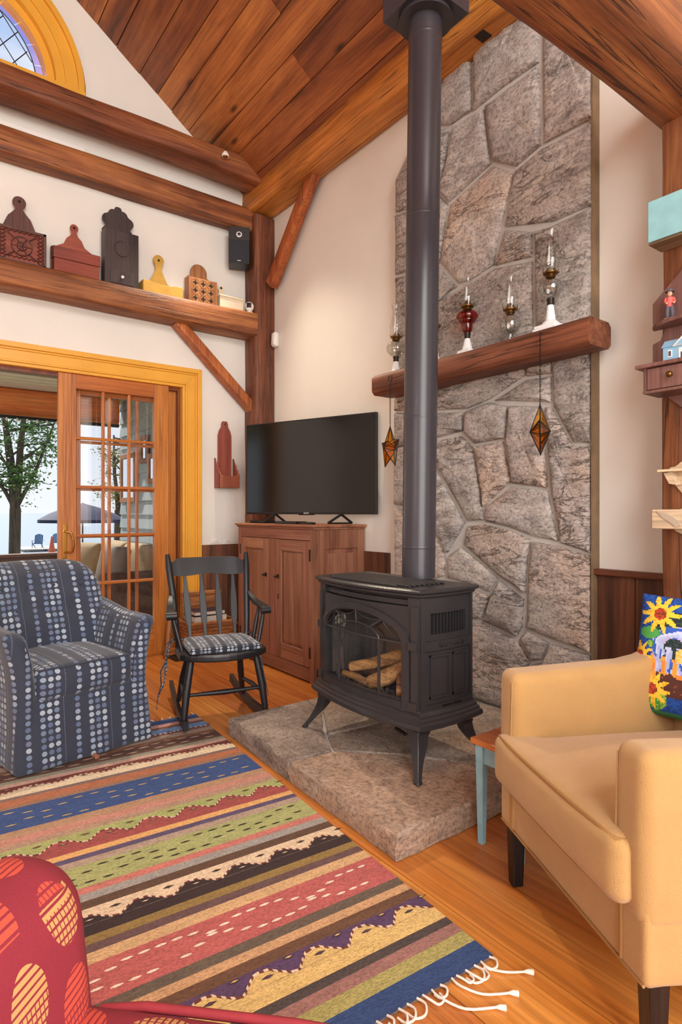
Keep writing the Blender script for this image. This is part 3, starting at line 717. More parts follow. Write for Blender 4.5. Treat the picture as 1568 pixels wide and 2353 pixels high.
for a in (52, 90, 128):
    ft([(.41 * math.cos(R(a)) + .01, .60 + .052 * math.sin(R(a)), .004), (sg_ * math.cos(R(a)), .60 + .106 * math.sin(R(a)), .004)], .005)
def swag(a0, a1, dip):
    p0 = (sg_ * math.cos(R(a0)), .60 + .104 * math.sin(R(a0))); p1 = (sg_ * math.cos(R(a1)), .60 + .104 * math.sin(R(a1)))
    pts = []
    for i in range(9):
        t = i / 8; b = 4 * t * (1 - t); m = ((p0[0] + p1[0]) / 2, (p0[1] + p1[1]) / 2); ln = math.hypot(m[0] * .335, m[1] - .60)
        pts.append((p0[0] + (p1[0] - p0[0]) * t - b * dip * m[0] * .335 / ln / .335, p0[1] + (p1[1] - p0[1]) * t - b * dip * (m[1] - .60) / ln, .004))
    ft(pts, .003)
swag(52, 90, .02); swag(90, 128, .02); swag(2, 52, .015); swag(128, 178, .015)
rows = [[FP(s, .37, -.014), FP(s, .72, -.014)] for s in [-.8 + .1 * i for i in range(17)]]
MB().grid(rows).build('door_glass', M['glass'], stove, smooth=60, world=True)
# firebox interior
MB().box(SC - .29, SC + .29, -.745, -.735, .36, .74).build('firebox_back', M['soot'], stove, world=True)
MB().box(SC - .30, SC + .30, -1.0, -.73, .352, .362).build('firebox_floor', M['ember'], stove, world=True)
for sg in (-1, 1): MB().box(SC + sg * .295 - .004, SC + sg * .295 + .004, -.99, -.735, .36, .74).build('firebox_side', M['soot'], stove, world=True)
mb = MB(); rng = random.Random(4)
for i in range(90):
    mb.ball((SC + rng.uniform(-.25, .25), rng.uniform(-1.0, -.93) - .01, .365), (rng.uniform(.006, .012),) * 3, 6)
o = mb.build('ember_bed', M['ember'], stove, smooth=60, world=True); o['kind'] = 'stuff'
for p, r in (([(SC - .13, -.96, .42), (SC - .02, -.93, .455), (SC + .10, -.89, .50), (SC + .16, -.87, .515)], [.022, .028, .028, .02]),
             ([(SC - .16, -.88, .40), (SC, -.86, .41), (SC + .2, -.87, .40)], [.035, .04, .035]),
             ([(SC + .02, -.97, .385), (SC + .12, -.96, .43), (SC + .2, -.9, .50)], [.03, .034, .02]),
             ([(SC + .23, -.98, .38), (SC + .18, -.93, .44), (SC + .12, -.86, .50)], [.028, .03, .02]),
             ([(SC - .2, -.95, .375), (SC - .08, -.97, .385), (SC + .02, -.98, .38)], [.014, .018, .014])):
    MB().tube(p, r, 9).fn(lambda v: v + Vector((0, 0, 1)) * .008 * noise.noise(v * 40)).build('gas_log', M['log'], stove, smooth=60, world=True)
# cabriole legs
for sx1 in (-1, 1):
    for sy1 in (-1, 1):
        cx0 = SC + sx1 * .325; cy0 = -.985 if sy1 < 0 else -.70
        rows = []
        for z, off, wd in ((.275, .006, .046), (.255, .012, .046), (.24, .010, .038), (.215, .014, .036), (.185, .022, .029), (.155, .034, .021), (.125, .048, .016), (.105, .060, .015), (.096, .066, .018), (.092, .066, .018)):
            x = cx0 + sx1 * off; y = cy0 + sy1 * off; a = (x + sx1 * .006, y + sy1 * .006)
            rows.append([(a[0], a[1], z), (a[0] - sx1 * wd * 1.5, a[1], z), (a[0] - sx1 * wd * 1.3, a[1] - sy1 * wd * 1.3, z), (a[0], a[1] - sy1 * wd * 1.5, z)])
        b = MB().grid(rows, cv=True); b.f.append((0, 1, 2, 3)); b.f.append((39, 38, 37, 36)); b.c += [None] * 2; b.m += [0] * 2
        if sx1 * sy1 < 0: b.f = [tuple(reversed(f)) for f in b.f]
        b.build('leg', M['iron'], stove, smooth=50, bevel=.003, world=True)
hd = MB().tube([(2.80, -.98, .235), (2.86, -.985, .23)], .008, 8).tube([(2.86, -.985, .23), (2.875, -.985, .235), (2.885, -.98, .255)], .004, 6)
hd.build('crank_handle', M['darkmetal'], stove, smooth=60, world=True)
text_mesh('RADIANCE', .030, .0015, M['iron'], 'raised_lettering', stove, Matrix.Translation((SC + .335 + .0225, -.825, .594)) @ Matrix.Rotation(R(90), 4, 'Z') @ Matrix.Rotation(R(90), 4, 'X'))
text_mesh('VERMONT CASTINGS', .012, .001, M['darkmetal'], 'raised_lettering', stove, Matrix.Translation((SC + .335 + .0215, -.825, .351)) @ Matrix.Rotation(R(90), 4, 'Z') @ Matrix.Rotation(R(90), 4, 'X'))

# stove pipe
PB = Vector((2.632, -.688, .822)); PT = Vector((2.655, -.665, 3.46))
pipe = T('stove_pipe', 'tall black stove pipe rising from the stove to ceiling box', 'pipe', PB)
zz = [.822, .967, 1.56, 2.485, 3.30, 3.40]
for a, b in zip(zz, zz[1:]):
    p = PB.lerp(PT, (a - .822) / 2.638); q = PB.lerp(PT, (b - .822) / 2.638)
    MB().tube([p, q], .0765, 40).build('pipe_section', M['pipe'], pipe, smooth=50, world=True)
    MB().tube([q - Vector((0, 0, .012)), q - Vector((0, 0, .006)), q], [.0768, .0782, .0768], 40).build('seam_ring', M['pipe'], pipe, smooth=60, world=True)
MB().lathe([(.078, 0), (.125, .0), (.125, .006), (.078, .02)], 40, (PT.x, PT.y, 3.375)).build('trim_ring', M['pipe'], pipe, smooth=50, world=True)
MB().lathe([(.098, 0), (.118, .006), (.118, .03)], 40, (PT.x, PT.y, 3.378)).build('collar', M['pipe'], pipe, smooth=50, world=True)
MB().hexa([(PT.x + a * .14, PT.y + b * .14, 3.398) for a, b in ((-1, -1), (1, -1), (1, 1), (-1, 1))], [(PT.x + a * .14, PT.y + b * .14, ceil_z(PT.y + b * .14) - .012) for a, b in ((-1, -1), (1, -1), (1, 1), (-1, 1))]).build('support_box', M['pipe'], pipe, bevel=.003, world=True)

# ------------------------------------------------------------------ cabinet
cb = T('cabinet', 'worn reddish brown two-door cupboard under the television', 'cabinet', (.886, -.22, 0))
def cbx(a, name, mat=None, bev=.002, parent=None): return MB().box(*a).build(name, mat or M['cab'], parent or cb, bevel=bev, world=True)
CX0, CX1, CF, CB_ = .36, 1.413, -.436, -.012
cbx((CX0, CX1, CF + .02, CB_, .03, .10), 'plinth', M['cab_x']); 
cbx((CX0 + .005, CX1 - .012, CF + .06, CB_, .08, 1.01), 'carcass')
top = MB().box(CX0 - .02, CX1 + .022, CF - .022, CB_ + .005, 1.022, 1.04).build('top', M['cabtop'], cb, bevel=.006, world=True)
cbx((CX0 - .008, CX1 + .010, CF - .010, CB_, 1.008, 1.022), 'top_moulding', M['cab_x'], .004)
cbx((CX0, .40, CF, CF + .03, 0, 1.008), 'face_stile'); cbx((1.363, CX1, CF, CF + .03, 0, 1.008), 'face_stile'); cbx((.828, .930, CF, CF + .03, .10, .935), 'face_stile')
cbx((.40, 1.363, CF, CF + .03, .937, 1.008), 'face_rail', M['cab_x']); cbx((.40, 1.363, CF, CF + .03, .012, .098), 'face_rail', M['cab_x'])
def cdoor(x0, x1, hinge, knob):
    f = CF - .002; z0, z1 = .102, .933
    d = cbx((x0, x0 + .072, f, f + .022, z0, z1), 'door')
    cbx((x1 - .072, x1, f, f + .022, z0, z1), 'door_stile', parent=d)
    cbx((x0 + .072, x1 - .072, f, f + .022, z1 - .075, z1), 'door_rail', M['cab_x'], parent=d); cbx((x0 + .072, x1 - .072, f, f + .022, z0, z0 + .10), 'door_rail', M['cab_x'], parent=d)
    a, b, c, e_ = x0 + .072, x1 - .072, z0 + .10, z1 - .075
    b1 = [(a, f + .016, c), (b, f + .016, c), (b, f + .016, e_), (a, f + .016, e_)]; i1 = .032
    b2 = [(a + i1, f + .006, c + i1), (b - i1, f + .006, c + i1), (b - i1, f + .006, e_ - i1), (a + i1, f + .006, e_ - i1)]
    MB().add(b1 + b2, [(0, 1, 5, 4), (1, 2, 6, 5), (2, 3, 7, 6), (3, 0, 4, 7), (4, 5, 6, 7)]).build('raised_panel', M['cab'], d, world=True)
    for (p0, p1) in (((a, c), (a, e_)), ((b, c), (b, e_)), ((a, c), (b, c)), ((a, e_), (b, e_))):
        MB().tube([(p0[0], f + .006, p0[1]), (p1[0], f + .006, p1[1])], .007, 6).build('moulding', M['cab'], d, smooth=60, world=True)
    for z in (.84, .20): cbx((hinge - .006, hinge + .006, f - .004, f + .004, z - .038, z + .038), 'hinge', M['darkmetal'], .002, d)
    kb = cbx((knob - .014, knob + .014, f - .004, f, .655, .685), 'latch', M['darkmetal'], .002, d)
    MB().tube([(knob, f - .004, .67), (knob, f - .018, .67)], .004, 6).ball((knob, f - .024, .67), .010, 8).build('knob', M['darkmetal'], d, smooth=60, world=True)
    return d
cdoor(.402, .826, .40, .795); dR = cdoor(.932, 1.361, 1.366, .965)
cbx((.962, .972, CF - .004, CF, .51, .545), 'keyhole', M['gap'], .0)
# right side frame and panel
SXX = CX1
cbx((SXX - .012, SXX, CF + .03, CF + .085, 0, 1.008), 'side_stile'); cbx((SXX - .012, SXX, CB_ - .06, CB_, 0, 1.008), 'side_stile')
cbx((SXX - .012, SXX, CF + .085, CB_ - .06, .88, 1.008), 'side_rail'); cbx((SXX - .012, SXX, CF + .085, CB_ - .06, 0, .16), 'side_rail')
cbx((SXX - .018, SXX - .006, CF + .115, CB_ - .09, .19, .85), 'side_panel', bev=.005)

# ------------------------------------------------------------------ television
Lp = Vector((.515, -.443, 0)); Rp = Vector((1.586, -.05, 0)); mid = (Lp + Rp) / 2; ang = math.atan2(Rp.y - Lp.y, Rp.x - Lp.x); TW = (Rp - Lp).length
tv = T('television', 'large black flat screen television standing on the cupboard', 'television', (mid.x, mid.y, 1.042), ang)
MB().box(-TW / 2, TW / 2, -.008, .022, .066, .748).build('housing', M['black'], tv, bevel=.004)
MB().box(-TW / 2 + .15, TW / 2 - .15, .022, .055, .08, .5).build('rear_bulge', M['black'], tv, bevel=.01)
MB().box(-TW / 2 + .010, TW / 2 - .010, -.0105, -.008, .082, .739).build('screen', M['screen'], tv)
MB().box(-.07, .07, -.0105, -.007, .060, .066).build('status_bar', M['darkmetal'], tv)
for s in (-1, 1):
    p = .29 * s
    MB().tube([(p, 0, .066), (p - .05, -.09, .006)], .009, 6).tube([(p, 0, .066), (p + .05, .06, .006)], .009, 6).tube([(p - .05, -.09, .006), (p + .05, .06, .006)], .006, 6).build('foot', M['black'], tv, smooth=50)
text_mesh('SONY', .018, .0004, M['white'], 'lettering', tv, wmat(tv) @ Matrix.Translation((0, -.011, .0735)) @ Matrix.Rotation(R(90), 4, 'X'))
for s in (-1, 1):
    MB().tube([(s * (TW / 2 - .012), -.009, .748 - .03), (s * (TW / 2 - .012), -.0125, .748 - .03)], .006, 10).build('corner_dot', M['darkmetal'], tv)
def flatbox(name, label, cat, x, y, sx1, sy1, h, rz, mat):
    o = T(name, label, cat, (x, y, 1.041), rz)
    MB().box(-sx1 / 2, sx1 / 2, -sy1 / 2, sy1 / 2, 0, h).build('case', mat, o, bevel=.003)
    return o
o = flatbox('media_player', 'flat black media box at the left end of the cupboard top', 'media box', .555, -.33, .17, .12, .022, R(5), M['black'])
MB().box(-.06, .02, -.0615, -.06, .006, .014).build('front_window', M['screen'], o)
o = flatbox('disc_player', 'slim grey-black disc player lying under the television', 'disc player', 1.00, -.36, .26, .10, .018, R(3), M['rockblk'])
MB().box(-.1, .04, -.0515, -.05, .006, .012).build('disc_slot', M['screen'], o)
o = flatbox('remote_control', 'black remote control in front of the television foot', 'remote', 1.24, -.37, .15, .04, .014, R(-4), M['black'])
for i in range(5): MB().box(-.055 + .024 * i, -.043 + .024 * i, -.010, .010, .014, .0155).build('button', M['darkmetal'], o)
cbl = MB().tube([(.49, -.40, 1.22), (.47, -.38, 1.17), (.445, -.35, 1.11), (.44, -.33, 1.05), (.44, -.30, 1.042)], .0025, 6)
tag(cbl.build('cable', M['black'], smooth=60), 'thin black cable hanging beside the left edge of the television', 'cable')
# ------------------------------------------------------------------ patterned fabrics
def dotfabric(name, pitch, base, dots, cols, period, rowp=None, seedline=True, rad=.40):
    k = NM(name); uv = k.n('TexCoord').outputs['UV']; sp = k.n('SeparateXYZ', {0: uv})
    u = k.m('DIVIDE', sp.outputs[0], pitch); v = k.m('DIVIDE', sp.outputs[1], rowp or pitch)
    cu = k.m('FLOOR', u); cv = k.m('FLOOR', v); fu = k.m('SUBTRACT', k.m('FRACT', u), .5); fv = k.m('SUBTRACT', k.m('FRACT', v), .5)
    d = k.m('SQRT', k.m('ADD', k.m('MULTIPLY', fu, fu), k.m('MULTIPLY', fv, fv)))
    inside = k.m('LESS_THAN', d, rad); mm = k.m('FLOORED_MODULO', cu, period)
    mask = 0
    for c in cols: mask = k.m('ADD', mask, k.m('LESS_THAN', k.m('ABSOLUTE', k.m('SUBTRACT', mm, c)), .5))
    f = k.m('MULTIPLY', inside, mask)
    wn_ = k.n('TexWhiteNoise', {'Vector': k.n('CombineXYZ', {0: cu, 1: cv}).outputs[0]}).outputs['Value']
    dc = k.ramp(wn_, [(i / len(dots), c) for i, c in enumerate(dots)], True)
    n1 = k.noise(k.obj(), 220, 2); n0 = k.noise(k.obj(), 5, 3)
    bc = k.mix(n0, tuple(x * .85 for x in base[:3]) + (1,), tuple(x * 1.15 for x in base[:3]) + (1,))
    c = k.mix(f, bc, dc)
    if seedline:
        ln = k.m('MULTIPLY', k.m('LESS_THAN', k.m('ABSOLUTE', fu), .05), k.m('LESS_THAN', k.m('ABSOLUTE', k.m('SUBTRACT', mm, 3)), .5))
        ln = k.m('MULTIPLY', ln, k.m('LESS_THAN', k.m('FRACT', k.m('MULTIPLY', v, 3)), .5))
        c = k.mix(ln, c, dots[0])
    return k.done(c, .85, k.bump(k.m('ADD', n1, k.m('MULTIPLY', f, .5)), .25, .002), **{'Sheen Weight': .2})
M['blue'] = dotfabric('blue_dotted_fabric', .0305, S(46, 51, 66), [S(108, 124, 146), S(138, 152, 170), S(90, 104, 132), S(162, 172, 184), S(104, 110, 134)], (0, 1, 2, 5), 7, .0285, True, .37)
M['bluepad'] = dotfabric('dotted_pad_fabric', .020, S(34, 36, 46), [S(134, 144, 156), S(172, 180, 190), S(104, 112, 130)], (0, 1, 2, 4, 5), 7, .020, False, .42)
M['cream'] = plain('mustard_upholstery', S(186, 144, 86), .9, .07, 7, .5, 420, **{'Sheen Weight': .3})
M['creampipe'] = plain('mustard_piping', S(164, 122, 70), .9, .05, 7)
M['tablewood'] = wood('orange_table_top', S(164, 84, 36), S(200, 116, 60), S(212, 134, 76), 0, .4, 1, .05)
M['tableblue'] = plain('worn_blue_paint', S(138, 178, 190), .6, .2, 12)
M['ebony'] = wood('ebony_leg', S(14, 9, 8), S(26, 18, 16), S(40, 28, 24), 2, .35, 1, .05)

def redfabric():
    k = NM('red_oval_fabric'); uv = k.n('TexCoord').outputs['UV']; sp = k.n('SeparateXYZ', {0: uv})
    u = k.m('DIVIDE', sp.outputs[0], .082); v0 = k.m('DIVIDE', sp.outputs[1], .115)
    cu = k.m('FLOOR', u); v = k.m('ADD', v0, k.m('MULTIPLY', k.m('FLOORED_MODULO', cu, 2), .5)); cv = k.m('FLOOR', v)
    fu = k.m('SUBTRACT', k.m('FRACT', u), .5); fv = k.m('SUBTRACT', k.m('FRACT', v), .5)
    d = k.m('SQRT', k.m('ADD', k.m('MULTIPLY', fu, fu), k.m('MULTIPLY', fv, fv))); ins = k.m('LESS_THAN', d, .37)
    ha = k.m('GREATER_THAN', k.m('FRACT', k.m('MULTIPLY', sp.outputs[1], 110)), .32); hb = k.m('GREATER_THAN', k.m('FRACT', k.m('MULTIPLY', sp.outputs[0], 140)), .22)
    hat = k.m('MULTIPLY', ha, k.m('MAXIMUM', hb, k.m('GREATER_THAN', fv, 0)))
    wv = k.n('TexWhiteNoise', {'Vector': k.n('CombineXYZ', {0: cu, 1: cv}).outputs[0]}).outputs['Value']
    oc = k.ramp(wv, [(0, S(204, 156, 94)), (.64, S(206, 80, 56))], True)
    base = k.mix(k.noise(k.obj(), 6), S(126, 30, 44), S(148, 40, 54))
    c = k.mix(k.m('MULTIPLY', k.m('MULTIPLY', ins, hat), .9), base, oc)
    return k.done(c, .85, k.bump(k.noise(k.obj(), 260, 2), .3, .002))
M['red'] = redfabric(); M['redpipe'] = plain('red_piping', S(150, 44, 52), .8, .1, 30)

# ------------------------------------------------------------------ rocking chair
rk = T('rocking_chair', 'black painted wooden rocking chair with arrow-shaped back spindles', 'rocking chair', (1.62, -1.20, .012), R(-13))
def rp_(mb, name, sm=50, mat=None, bev=0): return mb.build(name, mat or M['rockblk'], rk, smooth=sm, bevel=bev)
pts = []
for i in range(25):
    a = R(-110 + 220 * i / 24); pts.append((.02 + .20 * math.cos(a) if math.cos(a) > 0 else .02 + .22 * math.cos(a), .235 * math.sin(a) * (1.0 if abs(math.sin(a)) < .99 else 1)))
pts = [(x, max(-.232, min(.232, y * 1.08))) for x, y in pts] + [(-.19, .17), (-.20, 0), (-.19, -.17)]
rp_(MB().prism([(x, y, .345) for x, y in pts], (0, 0, .036)), 'seat', None, None, .010)
for s in (-1, 1):
    rp_(MB().tube([(-.17, .195 * s, .375), (-.20, .205 * s, .5), (-.245, .215 * s, .66), (-.30, .228 * s, .80), (-.325, .232 * s, .865)], [.015, .017, .019, .019, .013], 10, flat=.8), 'back_post')
    rp_(MB().tube([(.10, .17 * s, .35), (.125, .20 * s, .19), (.14, .215 * s, .045)], [.017, .021, .016], 10), 'front_leg')
    rp_(MB().tube([(-.13, .14 * s, .35), (-.19, .165 * s, .19), (-.22, .185 * s, .045)], [.015, .019, .014], 10), 'rear_leg')
    run = MB(); rows = []
    for i in range(17):
        x = -.50 + .72 * i / 16; z = .10 * ((x + .08) / .42) ** 2 * .45; y = .215 * s - .03 * s * (.2 - x) / .7
        rows.append([(x, y - .011, z), (x, y + .011, z), (x, y + .011, z + .045), (x, y - .011, z + .045)])
    run.grid(rows, cv=True); run.add(rows[0], [(0, 1, 2, 3)]).add(rows[-1], [(3, 2, 1, 0)]); run.f = [tuple(reversed(f)) for f in run.f]
    rp_(run, 'rocker', 40)
    arm = MB(); rows = []
    for t, x, y, z, w_ in ((0, -.235, .222, .640, .012), (.2, -.205, .232, .612, .016), (.45, -.14, .244, .588, .020), (.7, -.07, .252, .580, .022), (.9, -.02, .256, .576, .024), (1, .012, .257, .566, .022)):
        y *= s; rows.append([(x, y - w_, z - .010), (x, y + w_, z - .010), (x, y + w_, z + .012), (x, y - w_, z + .012)])
    arm.grid(rows, cv=True); arm.add(rows[0], [(0, 1, 2, 3)]).add(rows[-1], [(3, 2, 1, 0)]); arm.f = [tuple(reversed(f)) for f in arm.f]
    a_ = rp_(arm, 'arm', 50, None, .004)
    MB().tube([(.004, (.257 - .026) * s, .562), (.004, (.257 + .028) * s, .562)], .021, 12).build('arm_scroll', M['rockblk'], a_, smooth=50)
    for (x0, y0, x1, y1) in ((-.01, .252, .03, .205), (-.095, .245, -.07, .205)):
        rp_(MB().tube([(x0, y0 * s, .566), ((x0 * .6 + x1 * .4), (y0 * .6 + y1 * .4) * s, .49), (x1, y1 * s, .375)], [.008, .013, .010], 8), 'arm_spindle')
    rp_(MB().tube([(.13, .205 * s, .145), (-.04, .187 * s, .15), (-.2, .172 * s, .145)], [.008, .014, .008], 8), 'side_stretcher')
rp_(MB().tube([(.125, -.20, .17), (.12, 0, .165), (.125, .20, .17)], [.008, .015, .008], 8), 'front_stretcher')
# crest rail
n = 20; rows = []
for i in range(n + 1):
    t = -1 + 2 * i / n; y = .222 * t; zt = .845 if abs(t) < .78 else (.845 - .022 * min(1, (abs(t) - .78) / .08)); zb_ = .748 + .006 * math.cos(t * 5)
    x = -.300 - .012 * (1 - t * t)
    rows.append([(x - .010 + .02, y, zb_), (x + .010 + .02, y, zb_), (x - .010, y, zt), (x - .030, y, zt)])
mb = MB().grid(rows, cv=True); mb.add(rows[0], [(0, 1, 2, 3)]).add(rows[-1], [(3, 2, 1, 0)])
rp_(mb, 'crest_rail', 35)
for i in range(4):
    y = -.126 + .084 * i; rows = []
    for z, w_ in ((.375, .008), (.42, .009), (.47, .010), (.49, .016), (.55, .019), (.62, .018), (.69, .011), (.752, .008)):
        t = (z - .375) / .377; x = -.165 - .125 * t; yy_ = y * (1 + .12 * t)
        rows.append([(x - .006, yy_ - w_, z), (x + .006, yy_ - w_, z), (x + .006, yy_ + w_, z), (x - .006, yy_ + w_, z)])
    mb = MB().grid(rows, cv=True); mb.f = [tuple(reversed(f)) for f in mb.f]
    rp_(mb, 'back_spindle', 40, None, .002)
# seat pad with ties, a thing of its own lying on the seat
pad = T('seat_pad', 'black and white dotted seat pad tied to the rocking chair', 'cushion', (1.62, -1.20, .394), R(-13))
MB().rbox(-.165, .165, -.19, .19, 0, .032, .015, 5, 3, (0, 0, .014), lambda v: Vector((v.x, v.y * (1 if v.x > 0 else 1 - .15 * (v.x / .165) ** 2), v.z))).build('pad', M['bluepad'], pad, smooth=70, uv=True)
rng = random.Random(2)
for s in (-1, 1):
    for i, (dx, L) in enumerate(((-.16, .33), (-.19, .27), (-.13, .24))):
        y0 = .215 * s + (.03 * s if i == 0 else .01 * s); p = [(-.15, .17 * s, .02), (-.17, .21 * s, .03), (dx, y0 + .02 * s, .0)]
        p += [(dx + rng.uniform(-.02, .02), y0 + (.028 + .01 * j) * s + rng.uniform(-.008, .008), -.02 - L * (j + 1) / 5) for j in range(5)]
        MB().tube(p, [.007, .009, .006] + [.006 + .002 * (j % 2) for j in range(5)], 6, flat=.35).build('tie', M['bluepad'], pad, smooth=60, uv=True)

# ------------------------------------------------------------------ blue dotted armchair
bc = T('armchair', 'blue-grey armchair in dotted fabric beside the sliding door', 'armchair', (1.774, -1.913, .0135), R(10.7))
def bb(mb, name, uv=True, mat=None): return mb.build(name, mat or M['blue'], bc, smooth=60, uv=uv)
def skirt_fn(v):
    k_ = (.30 - v.z) / .30; return Vector((v.x + .035 * k_ * (1 if v.x > -.3 else -1) , v.y * (1 + .05 * k_), v.z))
bb(MB().rbox(-.66, -.03, -.30, .30, 0.0, .31, .02, 8, 2, 0, lambda v: skirt_fn(v) + Vector((.006 * math.sin(v.y * 26) * (.3 - v.z) / .3, 0, 0))), 'skirt')
bb(MB().rbox(-.56, -.015, -.222, .222, .285, .43, .035, 8, 4, (.012, .0, .02), None), 'seat_cushion')
MB().tube([(-.03 + .012 * (1 - (y / .22) ** 2), y, .424 + .004 * (1 - (y / .22) ** 2)) for y in [-.215 + .043 * i for i in range(11)]], .005, 6).build('piping', M['blue'], bc, smooth=60)
def arm_fn(s):
    def g(v):
        k_ = max(0, (v.z - .30) / .30); back = max(0, (-v.x - .25) / .4)
        return Vector((v.x - .03 * (1 - k_) * 0, v.y + s * (.055 * k_ * k_) + s * .0, v.z + back * .06))
    return g
for s in (-1, 1):
    y0, y1 = sorted((s * .215, s * .305)); bb(MB().rbox(-.62, -.02, y0, y1, .05, .60, .042, 8, 4, (.006, .006, 0), arm_fn(s)), 'arm')
    MB().tube([(-.030, s * (.229 + .055 * max(0, (z - .3) / .3) ** 2), z) for z in (.44, .48, .52, .555)] + [(-.030, s * .300, .583)], .005, 6).build('piping', M['blue'], bc, smooth=60)
def back_fn(v):
    k_ = (v.z - .36) / .48; w_ = 1 + .10 * math.sin(max(0, min(1, k_)) * math.pi * .8); dep = .10 * (v.y / .3) ** 2
    sh = -.06 * max(0, abs(v.y) / .29 - .55) ** 2 / .2 * (1 if k_ > .5 else 0)
    bmp = 0
    for (by, bz) in ((-.12, .62), (0, .62), (.12, .62), (-.06, .73), (.06, .73), (.18, .73), (-.18, .73)):
        d2 = (v.y - by) ** 2 + (v.z - bz) ** 2; bmp -= .018 * math.exp(-d2 / .0012)
    return Vector((v.x - .17 * max(0, k_) + dep + (bmp if v.x > -.5 else 0), v.y * w_, v.z + sh))
bb(MB().rbox(-.60, -.44, -.285, .285, .30, .845, .07, 14, 4, (.03, 0, .01), back_fn), 'backrest')
for (by, bz) in ((-.12, .62), (.0, .62), (.12, .62), (-.06, .73), (.06, .73), (.18, .73), (-.18, .73)):
    MB().ball((-.44 - .17 * (bz - .36) / .48 + .10 * (by / .3) ** 2 + .012, by * 1.08, bz), (.006, .009, .009), 8).build('tuft_button', M['blue'], bc, smooth=60)
MB().tube([(-.03, .02, .002), (.03, .02, .002)], .012, 8).build('caster', M['cab'], bc, smooth=60)

# ------------------------------------------------------------------ cream armchair on the right
fd = Vector((-.47, -.883, 0)).normalized(); rzc = math.atan2(fd.y, fd.x)
cc = T('armchair', 'mustard cream upholstered armchair with dark tapered legs at right', 'armchair', (3.757, -1.318, 0), rzc)
def cm(mb, name, uv=False, mat=None): return mb.build(name, mat or M['cream'], cc, smooth=60)
for sx1, sy1 in ((-.045, -.31), (-.045, .31), (-.62, -.30), (-.62, .30)):
    t_ = .022; b_ = .016
    MB().hexa([(sx1 - b_, sy1 - b_, 0), (sx1 + b_, sy1 - b_, 0), (sx1 + b_, sy1 + b_, 0), (sx1 - b_, sy1 + b_, 0)], [(sx1 - t_, sy1 - t_, .20), (sx1 + t_, sy1 - t_, .20), (sx1 + t_, sy1 + t_, .20), (sx1 - t_, sy1 + t_, .20)]).build('leg', M['ebony'], cc, bevel=.002)
cm(MB().rbox(-.66, -.012, -.335, .335, .185, .335, .012, 5, 2, 0), 'seat_base')
MB().tube([(-.010, y, .192) for y in (-.33, -.1, .1, .33)], .004, 6).build('piping', M['creampipe'], cc, smooth=60)
def tcush(v):
    e_ = max(0, (v.x + .10) / .08); e_ = min(1, e_); sc_ = .245 + (.305 - .245) * (e_ * e_ * (3 - 2 * e_))
    return Vector((v.x, v.y / .245 * sc_, v.z))
cm(MB().rbox(-.56, .035, -.245, .245, .325, .468, .030, 12, 4, (.012, 0, .02), tcush), 'seat_cushion')
def ring_pts(z):
    L = [(.030 * 1 - .012 * abs(y / .3) ** 3, y, z) for y in [-.285 + .057 * i for i in range(11)]]; return L
MB().tube([(-.03, -.300, .456)] + ring_pts(.460) + [(-.03, .300, .456)], .0045, 6).build('piping', M['creampipe'], cc, smooth=60)
MB().tube([(-.03, -.300, .338)] + ring_pts(.336) + [(-.03, .300, .338)], .0045, 6).build('piping', M['creampipe'], cc, smooth=60)
for s in (-1, 1):
    y0, y1 = sorted((s * .240, s * .342)); 
    def sp(v, s=s):
        bk = max(0, -v.x - .06); v = Vector((v.x, v.y + s * bk * .15, v.z + .10 * max(0, (-v.x - .40) / .25) ** 2 * (v.z > .5)))
        return v
    a_ = cm(MB().rbox(-.66, -.004, y0, y1, .30, .650, .028, 8, 4, (.004, .008, .004), sp), 'arm')
    cm(MB().rbox(-.66, -.008, *sorted((s * .246, s * .338)), .19, .345, .012, 6, 2, 0, sp), 'arm_panel')
    MB().tube([(-.006, s * .252, .625), (-.002, s * .252, .48), (-.002, s * .252, .36)], .002, 6).build('piping', M['cream'], cc, smooth=60)
    MB().tube([(-.007, s * .262, .335), (-.007, s * .262, .20)], .004, 6).build('piping', M['creampipe'], cc, smooth=60)
cm(MB().rbox(-.78, -.58, -.39, .39, .20, .93, .06, 8, 4, (.02, 0, .02), lambda v: Vector((v.x - .14 * max(0, v.z - .45), v.y, v.z))), 'backrest')

